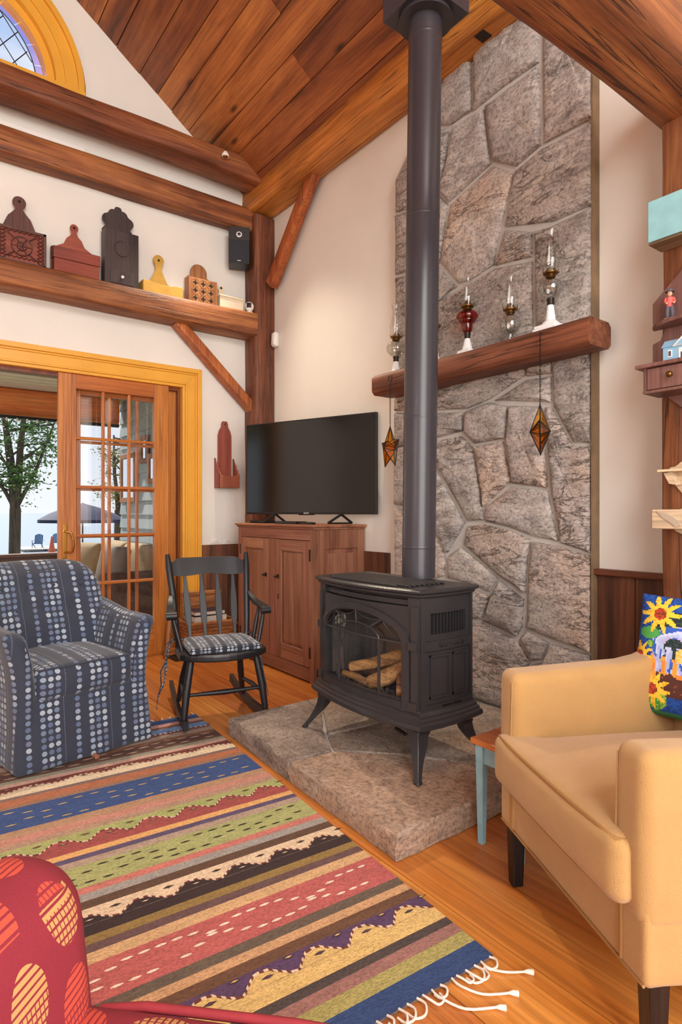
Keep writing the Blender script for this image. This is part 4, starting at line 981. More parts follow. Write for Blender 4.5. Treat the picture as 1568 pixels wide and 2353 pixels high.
# needlepoint pillow
def pillow_col(u, v):
    # u 0..1 left to right, v 0..1 bottom to top
    n1 = noise.noise(Vector((u * 14, v * 14, 1))); n2 = noise.noise(Vector((u * 45, v * 45, 4)))
    def flower(cx, cy, r, pet=9, ph=0):
        d = math.hypot(u - cx, v - cy); a = math.atan2(v - cy, u - cx); return d < r * (.74 + .26 * math.cos(pet * a + ph)), d
    c = S(30, 84, 170) if n2 > -.1 else S(22, 60, 140)
    if .16 < u < .86 and .16 < v < .86:
        c = S(52, 72, 70) if n2 > .05 else S(34, 46, 50)
        if v < .50 - .1 * u: c = S(236, 160, 62) if n1 > -.2 else S(232, 138, 60)
        if v < .33 + .03 * n1 and u > .22: c = S(84, 46, 36) if n2 > -.35 else S(150, 84, 52)
        # rooster body, breast, tail
        if ((u - .66) / .20) ** 2 + ((v - .53) / .17) ** 2 < 1: c = S(238, 214, 184) if n2 > -.2 else S(222, 180, 140)
        if .46 < u < .8 and .37 < v < .47 - .05 * abs(u - .6): c = S(206, 44, 40) if math.sin(u * 90 + n1 * 4) > 0 else S(236, 190, 90)
        if ((u - .60) / .15) ** 2 + ((v - .36) / .07) ** 2 < 1 and v < .40: c = S(60, 44, 52)
        d = math.hypot((u - .33) / .17, (v - .56) / .17); a = math.atan2(v - .56, u - .33)
        if .45 < d < 1.05 and (a > -.4 or a < -2.4): c = [S(172, 196, 236), S(206, 214, 240), S(52, 96, 190), S(186, 176, 220)][int((d * 7 + n1 * 1.5)) % 4]
        if .20 < u < .44 and .34 < v < .56 and math.sin(u * 75 + v * 9) > -.2: c = [S(48, 92, 190), S(190, 200, 235), S(168, 178, 224)][int(u * 38 + n1) % 3]
        if ((u - .42) / .08) ** 2 + ((v - .50) / .07) ** 2 < 1: c = S(232, 206, 130) if n2 > 0 else S(228, 178, 70)
    for cx, cy, r in ((.17, .17, .13), (.03, .45, .09), (.56, .10, .10), (.90, .86, .13), (.08, .62, .05)):
        if math.hypot(u - cx - .06, v - cy + .05) < r * .62: c = S(70, 150, 60) if n2 > 0 else S(150, 190, 70)
    if math.hypot((u - .48) / .10, (v - .91) / .06) < 1: c = S(86, 168, 70) if n2 > 0 else S(170, 200, 90)
    if math.hypot((u - .12) / .09, (v - .66) / .05) < 1: c = S(80, 170, 80)
    for cx, cy, r, ph in ((.19, .83, .17, 0), (.19, .20, .15, 1), (.05, .47, .12, 2), (.58, .12, .13, .5), (.86, .80, .15, 1.4)):
        f_, d = flower(cx, cy, r, 10, ph)
        if f_: c = S(248, 208, 64) if n2 > -.25 else S(238, 172, 40)
        if d < r * .30: c = S(196, 64, 36) if n2 > -.1 else S(120, 60, 30)
    if v < .035 and u > .1: c = S(60, 130, 80)
    return c
pl = T('throw_pillow', 'needlepoint pillow with a rooster and yellow sunflowers on cream armchair', 'pillow', (3.845, -.725, .492), R(4))
N_ = 84; mb = MB(); W_, H_ = .40, .375; rows = []
def pp(u, v, side):
    th = .055 * ((1 - (2 * u - 1) ** 4) * (1 - (2 * v - 1) ** 4)) ** .6
    pin = 1 - .03 * (1 - (2 * v - 1) ** 2); x = (u - .5) * W_ * pin; z = v * H_ * (1 - .02 * (1 - (2 * u - 1) ** 2)); y = -th * side
    q = Matrix.Rotation(R(-17), 3, 'X') @ Vector((x, y, z)); return q
verts = [pp(i / N_, j / N_, 1) for i in range(N_ + 1) for j in range(N_ + 1)]; o0 = len(mb.v); mb.v += [tuple(q) for q in verts]
for i in range(N_):
    for j in range(N_):
        a = i * (N_ + 1) + j; mb.f.append((a, a + N_ + 1, a + N_ + 2, a + 1)); mb.c.append(pillow_col((i + .5) / N_, (j + .5) / N_)); mb.m.append(0)
k = NM('needlepoint'); at = k.n('Attribute', attribute_name='Col').outputs['Color']; M['needle'] = k.done(at, .9, k.bump(k.noise(k.obj(), 300, 2), .5, .002))
mb.build('front', M['needle'], pl, smooth=60)
mb = MB(); mb.grid([[pp(i / 12, j / 12, -1) for i in range(13)] for j in range(13)]); M['bluevelvet'] = plain('blue_velvet', S(24, 62, 130), .9)
mb.build('back', M['bluevelvet'], pl, smooth=60)

# small painted side table
tb = T('side_table', 'small side table with orange wood top and worn blue legs', 'side table', (3.372, -.885, 0))
MB().box(-.105, .105, -.18, .18, .338, .358).build('top', M['tablewood'], tb, bevel=.003)
for sx1 in (-1, 1):
    for sy1 in (-1, 1):
        x_, y_ = sx1 * .078, sy1 * .152
        MB().hexa([(x_ - .010, y_ - .010, 0), (x_ + .010, y_ - .010, 0), (x_ + .010, y_ + .010, 0), (x_ - .010, y_ + .010, 0)], [(x_ - .016, y_ - .016, .338), (x_ + .016, y_ - .016, .338), (x_ + .016, y_ + .016, .338), (x_ - .016, y_ + .016, .338)]).build('leg', M['tableblue'], tb, bevel=.002)
    MB().box(sx1 * .08 - .006, sx1 * .08 + .006, -.14, .14, .275, .338).build('apron', M['tableblue'], tb)
    MB().box(-.065, .065, sx1 * .153 - .006, sx1 * .153 + .006, .275, .338).build('apron', M['tableblue'], tb)

# red slipper chair close to the camera
rc = T('accent_chair', 'red chair with tan and orange woven ovals in the foreground', 'chair', (4.11, -2.495, 0.0), R(43.5))
def rr_(mb, name): return mb.build(name, M['red'], rc, smooth=60, uv=True)
rr_(MB().rbox(-.20, .33, -.30, .26, .16, .33, .03, 6, 3, 0), 'seat_base')
rr_(MB().rbox(-.22, .35, -.30, .262, .335, .488, .045, 8, 4, (.01, .01, .015)), 'seat_cushion')
MB().tube([(-.16, .248, .474), (-.1, .254, .480), (.1, .258, .482), (.28, .254, .479), (.328, .22, .476), (.338, .0, .478), (.328, -.25, .474)], .006, 8).build('piping', M['redpipe'], rc, smooth=60)
rr_(MB().rbox(-.32, -.16, -.32, .285, .16, .672, .075, 8, 5, (.02, .01, .0), lambda v: Vector((v.x - .10 * max(0, v.z - .4), v.y, v.z))), 'backrest')
for sx1, sy1 in ((-.26, -.26), (-.26, .22), (.28, -.26), (.28, .22)):
    MB().hexa([(sx1 - .014, sy1 - .014, 0), (sx1 + .014, sy1 - .014, 0), (sx1 + .014, sy1 + .014, 0), (sx1 - .014, sy1 + .014, 0)], [(sx1 - .02, sy1 - .02, .17), (sx1 + .02, sy1 - .02, .17), (sx1 + .02, sy1 + .02, .17), (sx1 - .02, sy1 + .02, .17)]).build('leg', M['ebony'], rc, bevel=.002)
# ------------------------------------------------------------------ striped kilim rug
rug = T('rug', 'striped multicolour woven kilim rug with white fringe', 'rug', (1.492, -1.285, .0), R(-3.83))
W_ = 1.75; zt = .008
mb = MB(); base = S(176, 140, 104)
def quad(x0, x1, y0, y1, z, c): mb.add([(x0, y0, z), (x1, y0, z), (x1, y1, z), (x0, y1, z)], [(0, 3, 2, 1)] if False else [(0, 1, 2, 3)], c)
# x breakpoints measured from the far end, then colour
X0 = 1.492
ST = [(1.492, S(40, 70, 128)), (1.557, S(196, 140, 120)), (1.60, S(120, 78, 58)), (1.63, S(92, 134, 186)), (1.70, S(120, 70, 60)), (1.72, S(150, 128, 112)), (1.766, S(118, 76, 50)), (1.80, S(84, 52, 38)),
      (1.865, S(104, 70, 52)), (1.885, S(150, 150, 128)), (1.915, S(200, 158, 140)), (1.95, S(120, 50, 32)), (2.00, S(226, 204, 168)), (2.05, S(128, 104, 98)), (2.073, S(176, 98, 48)), (2.13, S(150, 110, 84)), (2.155, S(34, 72, 134)),
      (2.336, S(178, 136, 98)), (2.385, S(196, 130, 110)), (2.43, S(176, 140, 112)), (2.466, S(166, 174, 96)), (2.545, S(162, 58, 54)), (2.590, S(222, 164, 76)), (2.622, S(92, 76, 110)), (2.65, S(176, 150, 128)), (2.685, S(168, 172, 102)),
      (2.809, S(200, 104, 88)), (2.841, S(160, 154, 146)), (2.878, S(98, 68, 48)), (2.916, S(224, 196, 158)), (2.99, S(58, 40, 40)), (3.035, S(146, 116, 46)), (3.069, S(104, 74, 72)), (3.101, S(208, 164, 106)), (3.143, S(186, 76, 70)),
      (3.277, S(104, 88, 72)), (3.312, S(200, 150, 96)), (3.343, S(108, 70, 42)), (3.38, S(90, 60, 100)), (3.44, S(220, 180, 92)), (3.492, S(78, 66, 62)), (3.520, S(156, 104, 92)), (3.556, S(168, 156, 78)), (3.60, S(30, 64, 118)), (3.664, None)]
tweed = {8, 5, 9, 11, 16}
for (a, c), (b, _) in zip(ST, ST[1:]):
    ny = 12
    for j in range(ny): quad(a - X0, b - X0, -W_ * (j + 1) / ny, -W_ * j / ny, zt, c)
# edge thickness
L_ = 3.664 - X0
mb.add([(0, 0, .001), (L_, 0, .001), (L_, -W_, .001), (0, -W_, .001), (0, 0, zt), (L_, 0, zt), (L_, -W_, zt), (0, -W_, zt)], [(0, 1, 5, 4), (1, 2, 6, 5), (2, 3, 7, 6), (3, 0, 4, 7)], S(120, 84, 60))
def zig(x, amp, per, ca, cb, up=True, tcol=S(110, 46, 40), tcol2=S(226, 196, 160)):
    # stepped wave: colour ca flows over the border towards the far side
    n = int(W_ / per); z = zt + .0006
    prof = [(0, 0), (.12, .08), (.30, .55), (.42, .92), (.58, 1), (.70, .92), (.85, .45), (.95, .08), (1, 0)]
    pts = []
    for i in range(n):
        for (t, h_) in prof[:-1]: pts.append((-(i + t) * per, h_ * amp))
    pts.append((-n * per, 0))
    for (y0, h0), (y1, h1) in zip(pts, pts[1:]):
        mb.add([(x - X0, y0, z), (x - X0 + (h0 if up else -h0), y0, z), (x - X0 + (h1 if up else -h1), y1, z), (x - X0, y1, z)], [(0, 1, 2, 3)] if not up else [(3, 2, 1, 0)], ca)
    # beaded edge line
    q = 0
    for (y0, h0), (y1, h1) in zip(pts, pts[1:]):
        L = math.hypot(y1 - y0, h1 - h0); k_ = max(1, int(L / .010))
        for j in range(k_):
            t0, t1 = j / k_, (j + 1) / k_; ya, yb = y0 + (y1 - y0) * t0, y0 + (y1 - y0) * t1; ha, hb = h0 + (h1 - h0) * t0, h0 + (h1 - h0) * t1
            s = 1 if up else -1; q += 1; c = tcol if q % 2 else tcol2; w_ = .0045
            mb.add([(x - X0 + s * ha - w_, ya, z + .0008), (x - X0 + s * ha + w_, ya, z + .0008), (x - X0 + s * hb + w_, yb, z + .0008), (x - X0 + s * hb - w_, yb, z + .0008)], [(3, 2, 1, 0)], c)
    for i in range(n):
        for (t, off, c) in ((.5, .35, cb), (0.0, -.1, ca)):
            cy_ = -(i + t) * per; cx_ = x - X0 + (1 if up else -1) * (amp * .45 if t == .5 else amp * .95 + .008)
            for (r1, r2, cc_, zz_) in ((.018, .0055, S(70, 44, 40), .0010), (.011, .003, cb if t == .5 else ca, .0013)):
                mb.add([(cx_, cy_ - r1, z + zz_), (cx_ + r2, cy_, z + zz_), (cx_, cy_ + r1, z + zz_), (cx_ - r2, cy_, z + zz_)], [(0, 1, 2, 3)], cc_)
zig(3.415, .040, .145, S(220, 180, 92), S(90, 60, 100), False) if False else zig(3.44, .045, .145, S(220, 180, 92), S(90, 60, 100), False)
zig(2.99, .040, .150, S(58, 40, 40), S(224, 196, 158), False)
zig(2.545, .045, .150, S(162, 58, 54), S(166, 174, 96), False)
zig(2.00, .022, .190, S(226, 204, 168), S(120, 50, 32), False)
zig(1.70, .010, .21, S(120, 70, 60), S(92, 134, 186), False)
def dashes(x0, x1, c, L, w_, pat, sp):
    z = zt + .0008; y = -.06
    rng = random.Random(int(x0 * 100))
    k_ = 0
    while y > -W_ + .05:
        for r in pat[k_ % len(pat)]:
            x = x0 + (x1 - x0) * r - X0
            mb.add([(x - w_ * .3, y + L * .5, z), (x - w_, y + L * .18, z), (x - w_, y - L * .18, z), (x - w_ * .3, y - L * .5, z), (x + w_ * .3, y - L * .5, z), (x + w_, y - L * .18, z), (x + w_, y + L * .18, z), (x + w_ * .3, y + L * .5, z)], [tuple(range(8))], c)
        y -= sp; k_ += 1
zz1 = [(.18,), (.18, .82), (.18, .82), (.30, .82), (.46, .70), (.62, .54), (.78, .38), (.82, .22), (.82, .18), (.82, .18), (.70, .18), (.54, .30), (.38, .46), (.22, .62), (.18, .78)]
dashes(3.150, 3.270, S(240, 220, 196), .030, .0042, zz1, .042)
dashes(2.69, 2.805, S(52, 40, 28), .034, .0040, [(.15, .6), (.15, .85), (.35, .85), (.55, .85), (.35, .70), (.15, .5)], .052)
dashes(2.16, 2.33, S(214, 176, 76), .036, .0036, [(.15, .75), (.15, .9), (.3, .9), (.45, .75), (.3, .6)], .060)
dashes(1.80, 1.865, S(222, 200, 172), .05, .0030, [(.1, .9), (.35,), (.1, .9), (.65,)], .062)
k = NM('kilim'); at = k.n('Attribute', attribute_name='Col').outputs['Color']; v = k.obj((1, .35, 1)); n1 = k.noise(v, 330, 2); n2 = k.noise(k.obj((1, .25, 1)), 60, 3)
c = k.mix(.75, at, k.ramp(n1, [(.32, (.62, .6, .6, 1)), (.5, (1.1, 1.1, 1.1, 1)), (.7, (1.5, 1.46, 1.42, 1))]), 'MULTIPLY'); c = k.mix(.5, c, k.ramp(n2, [(.3, (.86, .86, .86, 1)), (.6, (1.2, 1.2, 1.2, 1))]), 'MULTIPLY')
c = k.n('HueSaturation', {'Color': c, 'Saturation': .88, 'Value': .88}).outputs[0]
M['kilim'] = k.done(c, .95, k.bump(n1, .6, .003))
for i, f in enumerate(mb.f):      # make every face look up or out
    pass
bm_o = mb.build('weave', M['kilim'], rug)
bmx = bmesh.new(); bmx.from_mesh(bm_o.data)
for f in bmx.faces:
    f.normal_update()
    if f.normal.z < -.5: f.normal_flip()
bmx.to_mesh(bm_o.data); bmx.free()
M['cord'] = plain('white_cord', S(232, 222, 208), .9, .1, 60)
def crv(p, m=4):
    p = [Vector(q) for q in p]; out = []
    for i in range(len(p) - 1):
        a, b, c, d = p[max(i - 1, 0)], p[i], p[i + 1], p[min(i + 2, len(p) - 1)]
        for j in range(m):
            t = j / m; out.append(.5 * ((2 * b) + (c - a) * t + (2 * a - 5 * b + 4 * c - d) * t * t + (3 * b - a - 3 * c + d) * t ** 3))
    return [tuple(q) for q in out + [p[-1]]]
rng = random.Random(9)
for i in range(64):
    y = -.012 - i * .0268 + rng.uniform(-.006, .006); r = rng.uniform(.016, .03)
    x = L_; d = rng.choice((1, 1, -1))
    if i in (1, 5, 7): p = crv([(x - .002, y, .008), (x + .025, y + .002, .007), (x + .05 + .004 * i, y + .03, .005), (x + .07 + .006 * i, y + .062 + .004 * i, .005)]); rad = .0028
    else: p = [(x - .002, y, .008), (x + r * .8, y + .004, .010), (x + r * 1.5, y - r * .5 * d, .008), (x + r * 1.3, y - r * 1.3 * d, .006), (x + r * .5, y - r * 1.5 * d, .005)]; p = crv(p); rad = .0028
    f = MB().tube(p, rad, 6).build('fringe_cord', M['cord'], rug, smooth=60)
    if i in (1, 5, 7): MB().tube([p[-1], (p[-1][0] + .006, p[-1][1] + .008, .006), (p[-1][0] + .014, p[-1][1] + .018, .005)], [.003, .006, .007], 7).build('tassel', M['cord'], f, smooth=60)
for i in range(40):
    y = -.012 - i * .042 + rng.uniform(-.008, .008)
    MB().tube([(.002, y, .006), (-.02, y + rng.uniform(-.01, .01), .005), (-.045, y + rng.uniform(-.03, .03), .004)], .0028, 5).build('fringe_cord', M['cord'], rug, smooth=60)
# ------------------------------------------------------------------ mantel, oil lamps, star lanterns
M['mantel'] = wood('mantel_timber', S(92, 52, 32), S(144, 88, 56), S(168, 110, 74), 0, .6, 1.0, .1, .8)
man = timber('mantel_shelf', None, (1.775, -.158, 1.905), (3.215, -.158, 1.905), .185, .12, M['mantel'], seed=12, rough=.004, cham=.02)
tag(man, 'reddish hewn timber mantel shelf across the stone chimney', 'mantel', kind='')
if 'kind' in man: del man['kind']
MZ = 1.968
def lamp(x, label, y=-.15, base='milk', bw=.05, bh=.035, stem=.06, font='lampglass', fr=.055, fz=.075, chim=.21, cw=.026, red=False):
    o = T('oil_lamp', label, 'oil lamp', (x, y, MZ), 0, 'oil lamps on the mantel'); z = 0
    if base:
        b = MB(); 
        for i, k_ in enumerate((1.0, .92)): b.box(-bw * k_, bw * k_, -bw * k_ * .9, bw * k_ * .9, z + i * bh * .35, z + (i + 1) * bh * .35)
        b.lathe([(bw * .78, z + bh * .7), (bw * .62, z + bh), (.024, z + bh + .012), (.019, z + bh + stem * .6), (.014, z + bh + stem)], 16)
        b.build('base', M['milk'], o, smooth=35, bevel=.003); z += bh + stem
        MB().lathe([(.014, z), (.017, z + .004), (.015, z + .016), (.018, z + .02), (.018, z + .03)], 16).build('collar', M['darkmetal'], o, smooth=50); z += .028
    else:
        MB().lathe([(.05, 0), (.05, .008), (.02, .016), (.014, .03), (.016, .045)], 20).build('foot', M['fontglass'], o, smooth=50); z += .043
    if red: pf = [(.016, 0), (.026, .012), (.028, .045), (.034, .06), (.056, .082), (.058, .096), (.046, .112), (.02, .12)]
    else: pf = [(.016, 0), (fr * .62, fz * .12), (fr * .95, fz * .38), (fr, fz * .55), (fr * .85, fz * .82), (fr * .4, fz), (.02, fz * 1.03)]
    MB().lathe([(r, z + q) for r, q in pf], 32, lobes=16 if font != 'x' else 0, amp=.03).build('font', M['redglass'] if red else M['fontglass'], o, smooth=60)
    if red: MB().lathe([(r * .8, z + q * .7 + .004) for r, q in pf[:-1]], 20).build('oil', M['redglass'], o, smooth=60)
    z += pf[-1][1]
    bu = MB().lathe([(.018, z), (.024, z + .006), (.022, z + .016), (.034, z + .020), (.036, z + .026), (.026, z + .030), (.022, z + .040), (.012, z + .050), (.004, z + .056)], 20)
    for i in range(4):
        a = R(45 + 90 * i); bu.tube([(.033 * math.cos(a), .033 * math.sin(a), z + .02), (.036 * math.cos(a), .036 * math.sin(a), z + .045)], .0016, 5)
    bu.build('burner', M['brass2'], o, smooth=50)
    MB().tube([(.02, 0, z + .012), (.045, -.01, z + .012)], .002, 6).lathe([(.008, -.001), (.008, .001)], 10, (.046, -.01, z + .012)).build('wick_knob', M['brass2'], o, smooth=50)
    zc = z + .022
    if chim:
        MB().lathe([(cw * .95, zc), (cw * 1.05, zc + chim * .08), (cw * 1.45, zc + chim * .28), (cw * 1.1, zc + chim * .5), (cw * .78, zc + chim * .78), (cw * .85, zc + chim * .92), (cw * 1.08, zc + chim)], 28)
        c_ = MB().grid([[(r * math.cos(2 * math.pi * j / 28), r * math.sin(2 * math.pi * j / 28), q) for j in range(28)] for r, q in
            ((cw * .95, zc), (cw * 1.05, zc + chim * .08), (cw * 1.35, zc + chim * .2), (cw * 1.5, zc + chim * .32), (cw * 1.15, zc + chim * .5), (cw * .85, zc + chim * .68), (cw * .78, zc + chim * .82), (cw * .9, zc + chim * .93), (cw * 1.12, zc + chim))], cv=True)
        c_.build('chimney_glass', M['lampglass'], o, smooth=80)
        MB().tube([(cw * 1.12 * math.cos(2 * math.pi * j / 24), cw * 1.12 * math.sin(2 * math.pi * j / 24), zc + chim) for j in range(24)], .0014, 5, closed=True).build('chimney_rim', M['lampglass'], o, smooth=60)
    return o
M['brass2'] = plain('aged_brass', S(120, 88, 46), .35, .25, 30, Metallic=.9)
lamp(1.885, 'clear ribbed glass oil lamp on white base at left mantel end', bw=.045, bh=.025, stem=.055, fr=.058, fz=.095, chim=.20)
lamp(2.215, 'oil lamp on the mantel mostly hidden behind the stove pipe', bw=.045, bh=.025, stem=.055, fr=.045, fz=.08, chim=.17)
lamp(2.455, 'cranberry red glass oil lamp on white pedestal base', bw=.045, bh=.035, stem=.055, red=True, chim=.16, cw=.03)
lamp(2.735, 'all-clear glass oil lamp between the red one and tall one', base=None, fr=.05, fz=.10, chim=.17, cw=.03)
lamp(2.965, 'tallest oil lamp, clear globe on a stepped white base', bw=.062, bh=.045, stem=.085, fr=.056, fz=.095, chim=.20, cw=.03)

M['frameblk'] = plain('black_solder', S(36, 32, 30), .45, .2, 30, Metallic=.5)
def star(x, y, zc, ztop, rz, rad, label):
    o = T('star_lantern', label, 'lantern', (x, y, zc), rz, 'amber star lanterns hung from the mantel')
    P_ = []
    for i in range(10):
        a = R(90 + 36 * i); r = rad if i % 2 == 0 else rad * .46; P_.append(Vector((r * math.cos(a) * .86, 0, r * math.sin(a))))
    dep = rad * .36; A_ = Vector((0, -dep, 0)); B_ = Vector((0, dep, 0))
    fr_ = MB()
    for i in range(10):
        p, q = P_[i], P_[(i + 1) % 10]
        fr_.tube([p, q], .0028, 5)
        for ap in (A_, B_):
            fr_.tube([p, ap], .0024, 5)
            if (i % 5) != 0: 
                c = (p + q + ap) / 3; tri = [v.lerp(c, .04) for v in (p, q, ap)]; nn = (tri[1] - tri[0]).cross(tri[2] - tri[0]).normalized() * .0012
                MB().prism([tuple(v - nn * .5) for v in tri], nn).build('pane', M['amber'], o)
    for i in range(0, 10, 2): fr_.ball(P_[i], .004, 6)
    fr_.build('frame', M['frameblk'], o, smooth=60)
    MB().tube([(0, 0, rad - .004), (.0, 0, rad + .012)], .002, 5).build('hook', M['frameblk'], o)
    ch = MB(); n = int((ztop - zc - rad - .012) / .011)
    for i in range(n):
        zc_ = rad + .012 + (i + .5) * (ztop - zc - rad - .012) / n; l = []
        for j in range(8):
            a = 2 * math.pi * j / 8; u_ = .0036 * math.cos(a); w_ = .0075 * math.sin(a); l.append((u_, 0, zc_ + w_) if i % 2 else (0, u_, zc_ + w_))
        ch.tube(l, .0012, 4, closed=True)
    ch.build('chain', M['frameblk'], o)
    MB().tube([(.022 * math.cos(2 * math.pi * j / 20), 0, ztop - zc + .02 + .022 * math.sin(2 * math.pi * j / 20)) for j in range(20)], .0022, 6, closed=True).tube([(0, 0, ztop - zc + .041), (.018 * math.sin(rz), .018 * math.cos(rz), ztop - zc + .043)], .002, 5).build('hanging_ring', M['frameblk'], o, smooth=60).rotation_euler = (0, 0, 0)
    return o
star(3.001, -.284, 1.487, 1.895, R(-57), .122, 'amber glass star lantern on a chain, right one, before the stone')
star(1.982, -.284, 1.498, 1.885, R(-14), .128, 'amber glass star lantern on a chain, left one, by the television')

# ------------------------------------------------------------------ folk-art boxes on the shelf beam
SZ = 2.779
M['walnut'] = wood('walnut', S(58, 30, 24), S(88, 48, 38), S(104, 60, 48), 2, .5, 1, .05, 0, .1)
M['redpaint'] = wood('old_red_paint', S(104, 40, 28), S(146, 62, 44), S(160, 80, 58), 1, .55, 1, .05, .2, .1)
M['blackbrown'] = wood('old_black_brown', S(40, 30, 32), S(64, 50, 50), S(78, 62, 60), 2, .5, 1, .05, .1, .1)
M['mustard'] = plain('old_mustard_paint', S(190, 148, 60), .6, .15, 10)
M['oak'] = wood('light_brown_box', S(120, 74, 40), S(164, 108, 66), S(180, 126, 80), 2, .5, 1, .05)
M['creampaint'] = plain('cream_paint', S(226, 212, 186), .55, .06, 8)
def yz(pts, x0, x1): return MB().prism([(x0, y, z) for y, z in pts], (x1 - x0, 0, 0))
def circ_(cy_, cz_, r, a0, a1, n=10): return [(cy_ + r * math.cos(R(a0 + (a1 - a0) * i / n)), cz_ + r * math.sin(R(a0 + (a1 - a0) * i / n))) for i in range(n + 1)]
def hole(o, y, z, r, x): MB().tube([(x, y, z), (x + .002, y, z)], r, 10).build('hang_hole', M['gap'] if r < .02 else M['wall'], o)
# 1 cut-work box
o = T('wall_box', 'dark walnut wall box with pierced lattice front and round finial', 'wall box', (.10, -1.93, SZ))
half = [(.145, 0), (.145, .24), (.135, .25), (.10, .27), (.075, .33), (.068, .345), (.045, .37), (.022, .40)]
prof = half + circ_(0, .445, .042, -50, 230, 14) + [(-a, b) for a, b in half[::-1]]
yz(prof, -.055, -.043).build('backboard', M['walnut'], o); hole(o, 0, .452, .010, -.043)
for s in (-1, 1): MB().box(-.043, .045, s * .145 - .006, s * .145 + .006, 0, .235).build('side', M['walnut'], o)
MB().box(-.043, .045, -.14, .14, 0, .008).build('bottom', M['walnut'], o)
for a in ((-.145, .145, .0, .016), (-.145, .145, .216, .232), (-.145, -.133, 0, .232), (.133, .145, 0, .232)): MB().box(.045, .053, *a).build('lattice_frame', M['walnut'], o)
lat = MB()
for ring_r in (.062, .028):
    lat.tube([(.049, ring_r * math.cos(R(a)), .116 + ring_r * math.sin(R(a))) for a in range(0, 360, 15)], .004, 5, closed=True)
for a in range(0, 360, 60): lat.tube([(.049, .0, .116), (.049, .062 * math.cos(R(a)), .116 + .062 * math.sin(R(a)))], .0035, 5)
for i in range(8):
    for s in (-1, 1):
        zc_ = .03 + .026 * i; lat.tube([(.049, s * .135, zc_), (.049, s * .115, zc_ + .013), (.049, s * .095, zc_ + .0)], .003, 4).tube([(.049, s * .135, zc_), (.049, s * .115, zc_ - .013), (.049, s * .095, zc_)], .003, 4)
for i in range(7):
    for zc_ in (.032, .20): lat.tube([(.049, -.09 + .03 * i - .015, zc_), (.049, -.09 + .03 * i, zc_ + .013), (.049, -.09 + .03 * i + .015, zc_)], .003, 4)
for s in (-1, 1): 
    for t in (-1, 1): lat.tube([(.049, s * .045, .116 + t * .045), (.049, s * .09, .116 + t * .08)], .004, 4)
lat.build('lattice', M['walnut'], o, smooth=60)
MB().box(.040, .044, -.14, .14, .01, .225).build('backing', M['redpaint'], o)
# 2 red box with sloped lid
o = T('wall_box', 'brick red wall box with overhanging lid and small loop handle', 'wall box', (.10, -1.58, SZ))
half = [(.155, 0), (.155, .20), (.12, .215), (.07, .245), (.05, .29), (.028, .31), (.016, .335)]
yz(half + circ_(0, .37, .028, -50, 230, 12) + [(-a, b) for a, b in half[::-1]], -.055, -.043).build('backboard', M['redpaint'], o); hole(o, 0, .372, .009, -.043)
MB().box(-.043, .045, -.15, .15, 0, .10).build('lower_box', M['redpaint'], o, bevel=.003)
MB().hexa([(-.043, -.155, .12), (.05, -.155, .10), (.05, .155, .10), (-.043, .155, .12)], [(-.043, -.155, .205), (.055, -.155, .175), (.055, .155, .175), (-.043, .155, .205)]).build('upper_box', M['redpaint'], o, bevel=.003)
# 3 tall dark box
o = T('wall_box', 'tall blackish-brown wall box with scalloped top and white drawer knob', 'wall box', (.10, -1.273, SZ))
prof = [(.115, 0), (.115, .43), (.09, .46)] + circ_(.075, .51, .04, -60, 80, 6) + circ_(.035, .555, .035, 10, 100, 5) + circ_(0, .575, .04, 60, 120, 5) + circ_(-.035, .555, .035, 80, 170, 5) + circ_(-.075, .51, .04, 100, 240, 6) + [(-.09, .46), (-.115, .43), (-.115, 0)]
yz(prof, -.055, -.043).build('backboard', M['blackbrown'], o)
MB().box(-.043, .05, -.122, .122, 0, .40).build('body', M['blackbrown'], o, bevel=.003)
MB().tube([(.052, .055 * math.cos(R(a)), .27 + .055 * math.sin(R(a))) for a in range(0, 360, 12)], .003, 5, closed=True).build('carved_ring', M['blackbrown'], o, smooth=60)
dr = MB().box(.05, .056, -.085, .085, .012, .105).build('drawer', M['blackbrown'], o, bevel=.002)
MB().ball((.064, 0, .06), .012, 10).build('knob', M['white'], dr, smooth=60)
# 4 yellow pocket
o = T('wall_pocket', 'mustard yellow wooden wall pocket with paddle handle', 'wall box', (.10, -.965, SZ))
half = [(.155, 0), (.155, .085), (.11, .10), (.07, .125), (.045, .17), (.024, .22)]
yz(half + circ_(0, .295, .042, -48, 228, 14) + [(-a, b) for a, b in half[::-1]], -.055, -.043).build('backboard', M['mustard'], o); hole(o, 0, .295, .009, -.043)
yz([(-.155, 0), (.155, 0), (.155, .085), (.11, .087), (.05, .075), (0, .071), (-.05, .075), (-.11, .087), (-.155, .085)], .048, .058).build('front', M['mustard'], o, bevel=.002)
MB().box(-.043, .048, -.15, .15, 0, .008).build('bottom', M['mustard'], o)
for s in (-1, 1): MB().box(-.043, .048, s * .15 - .005, s * .15 + .005, 0, .085).build('side', M['mustard'], o)
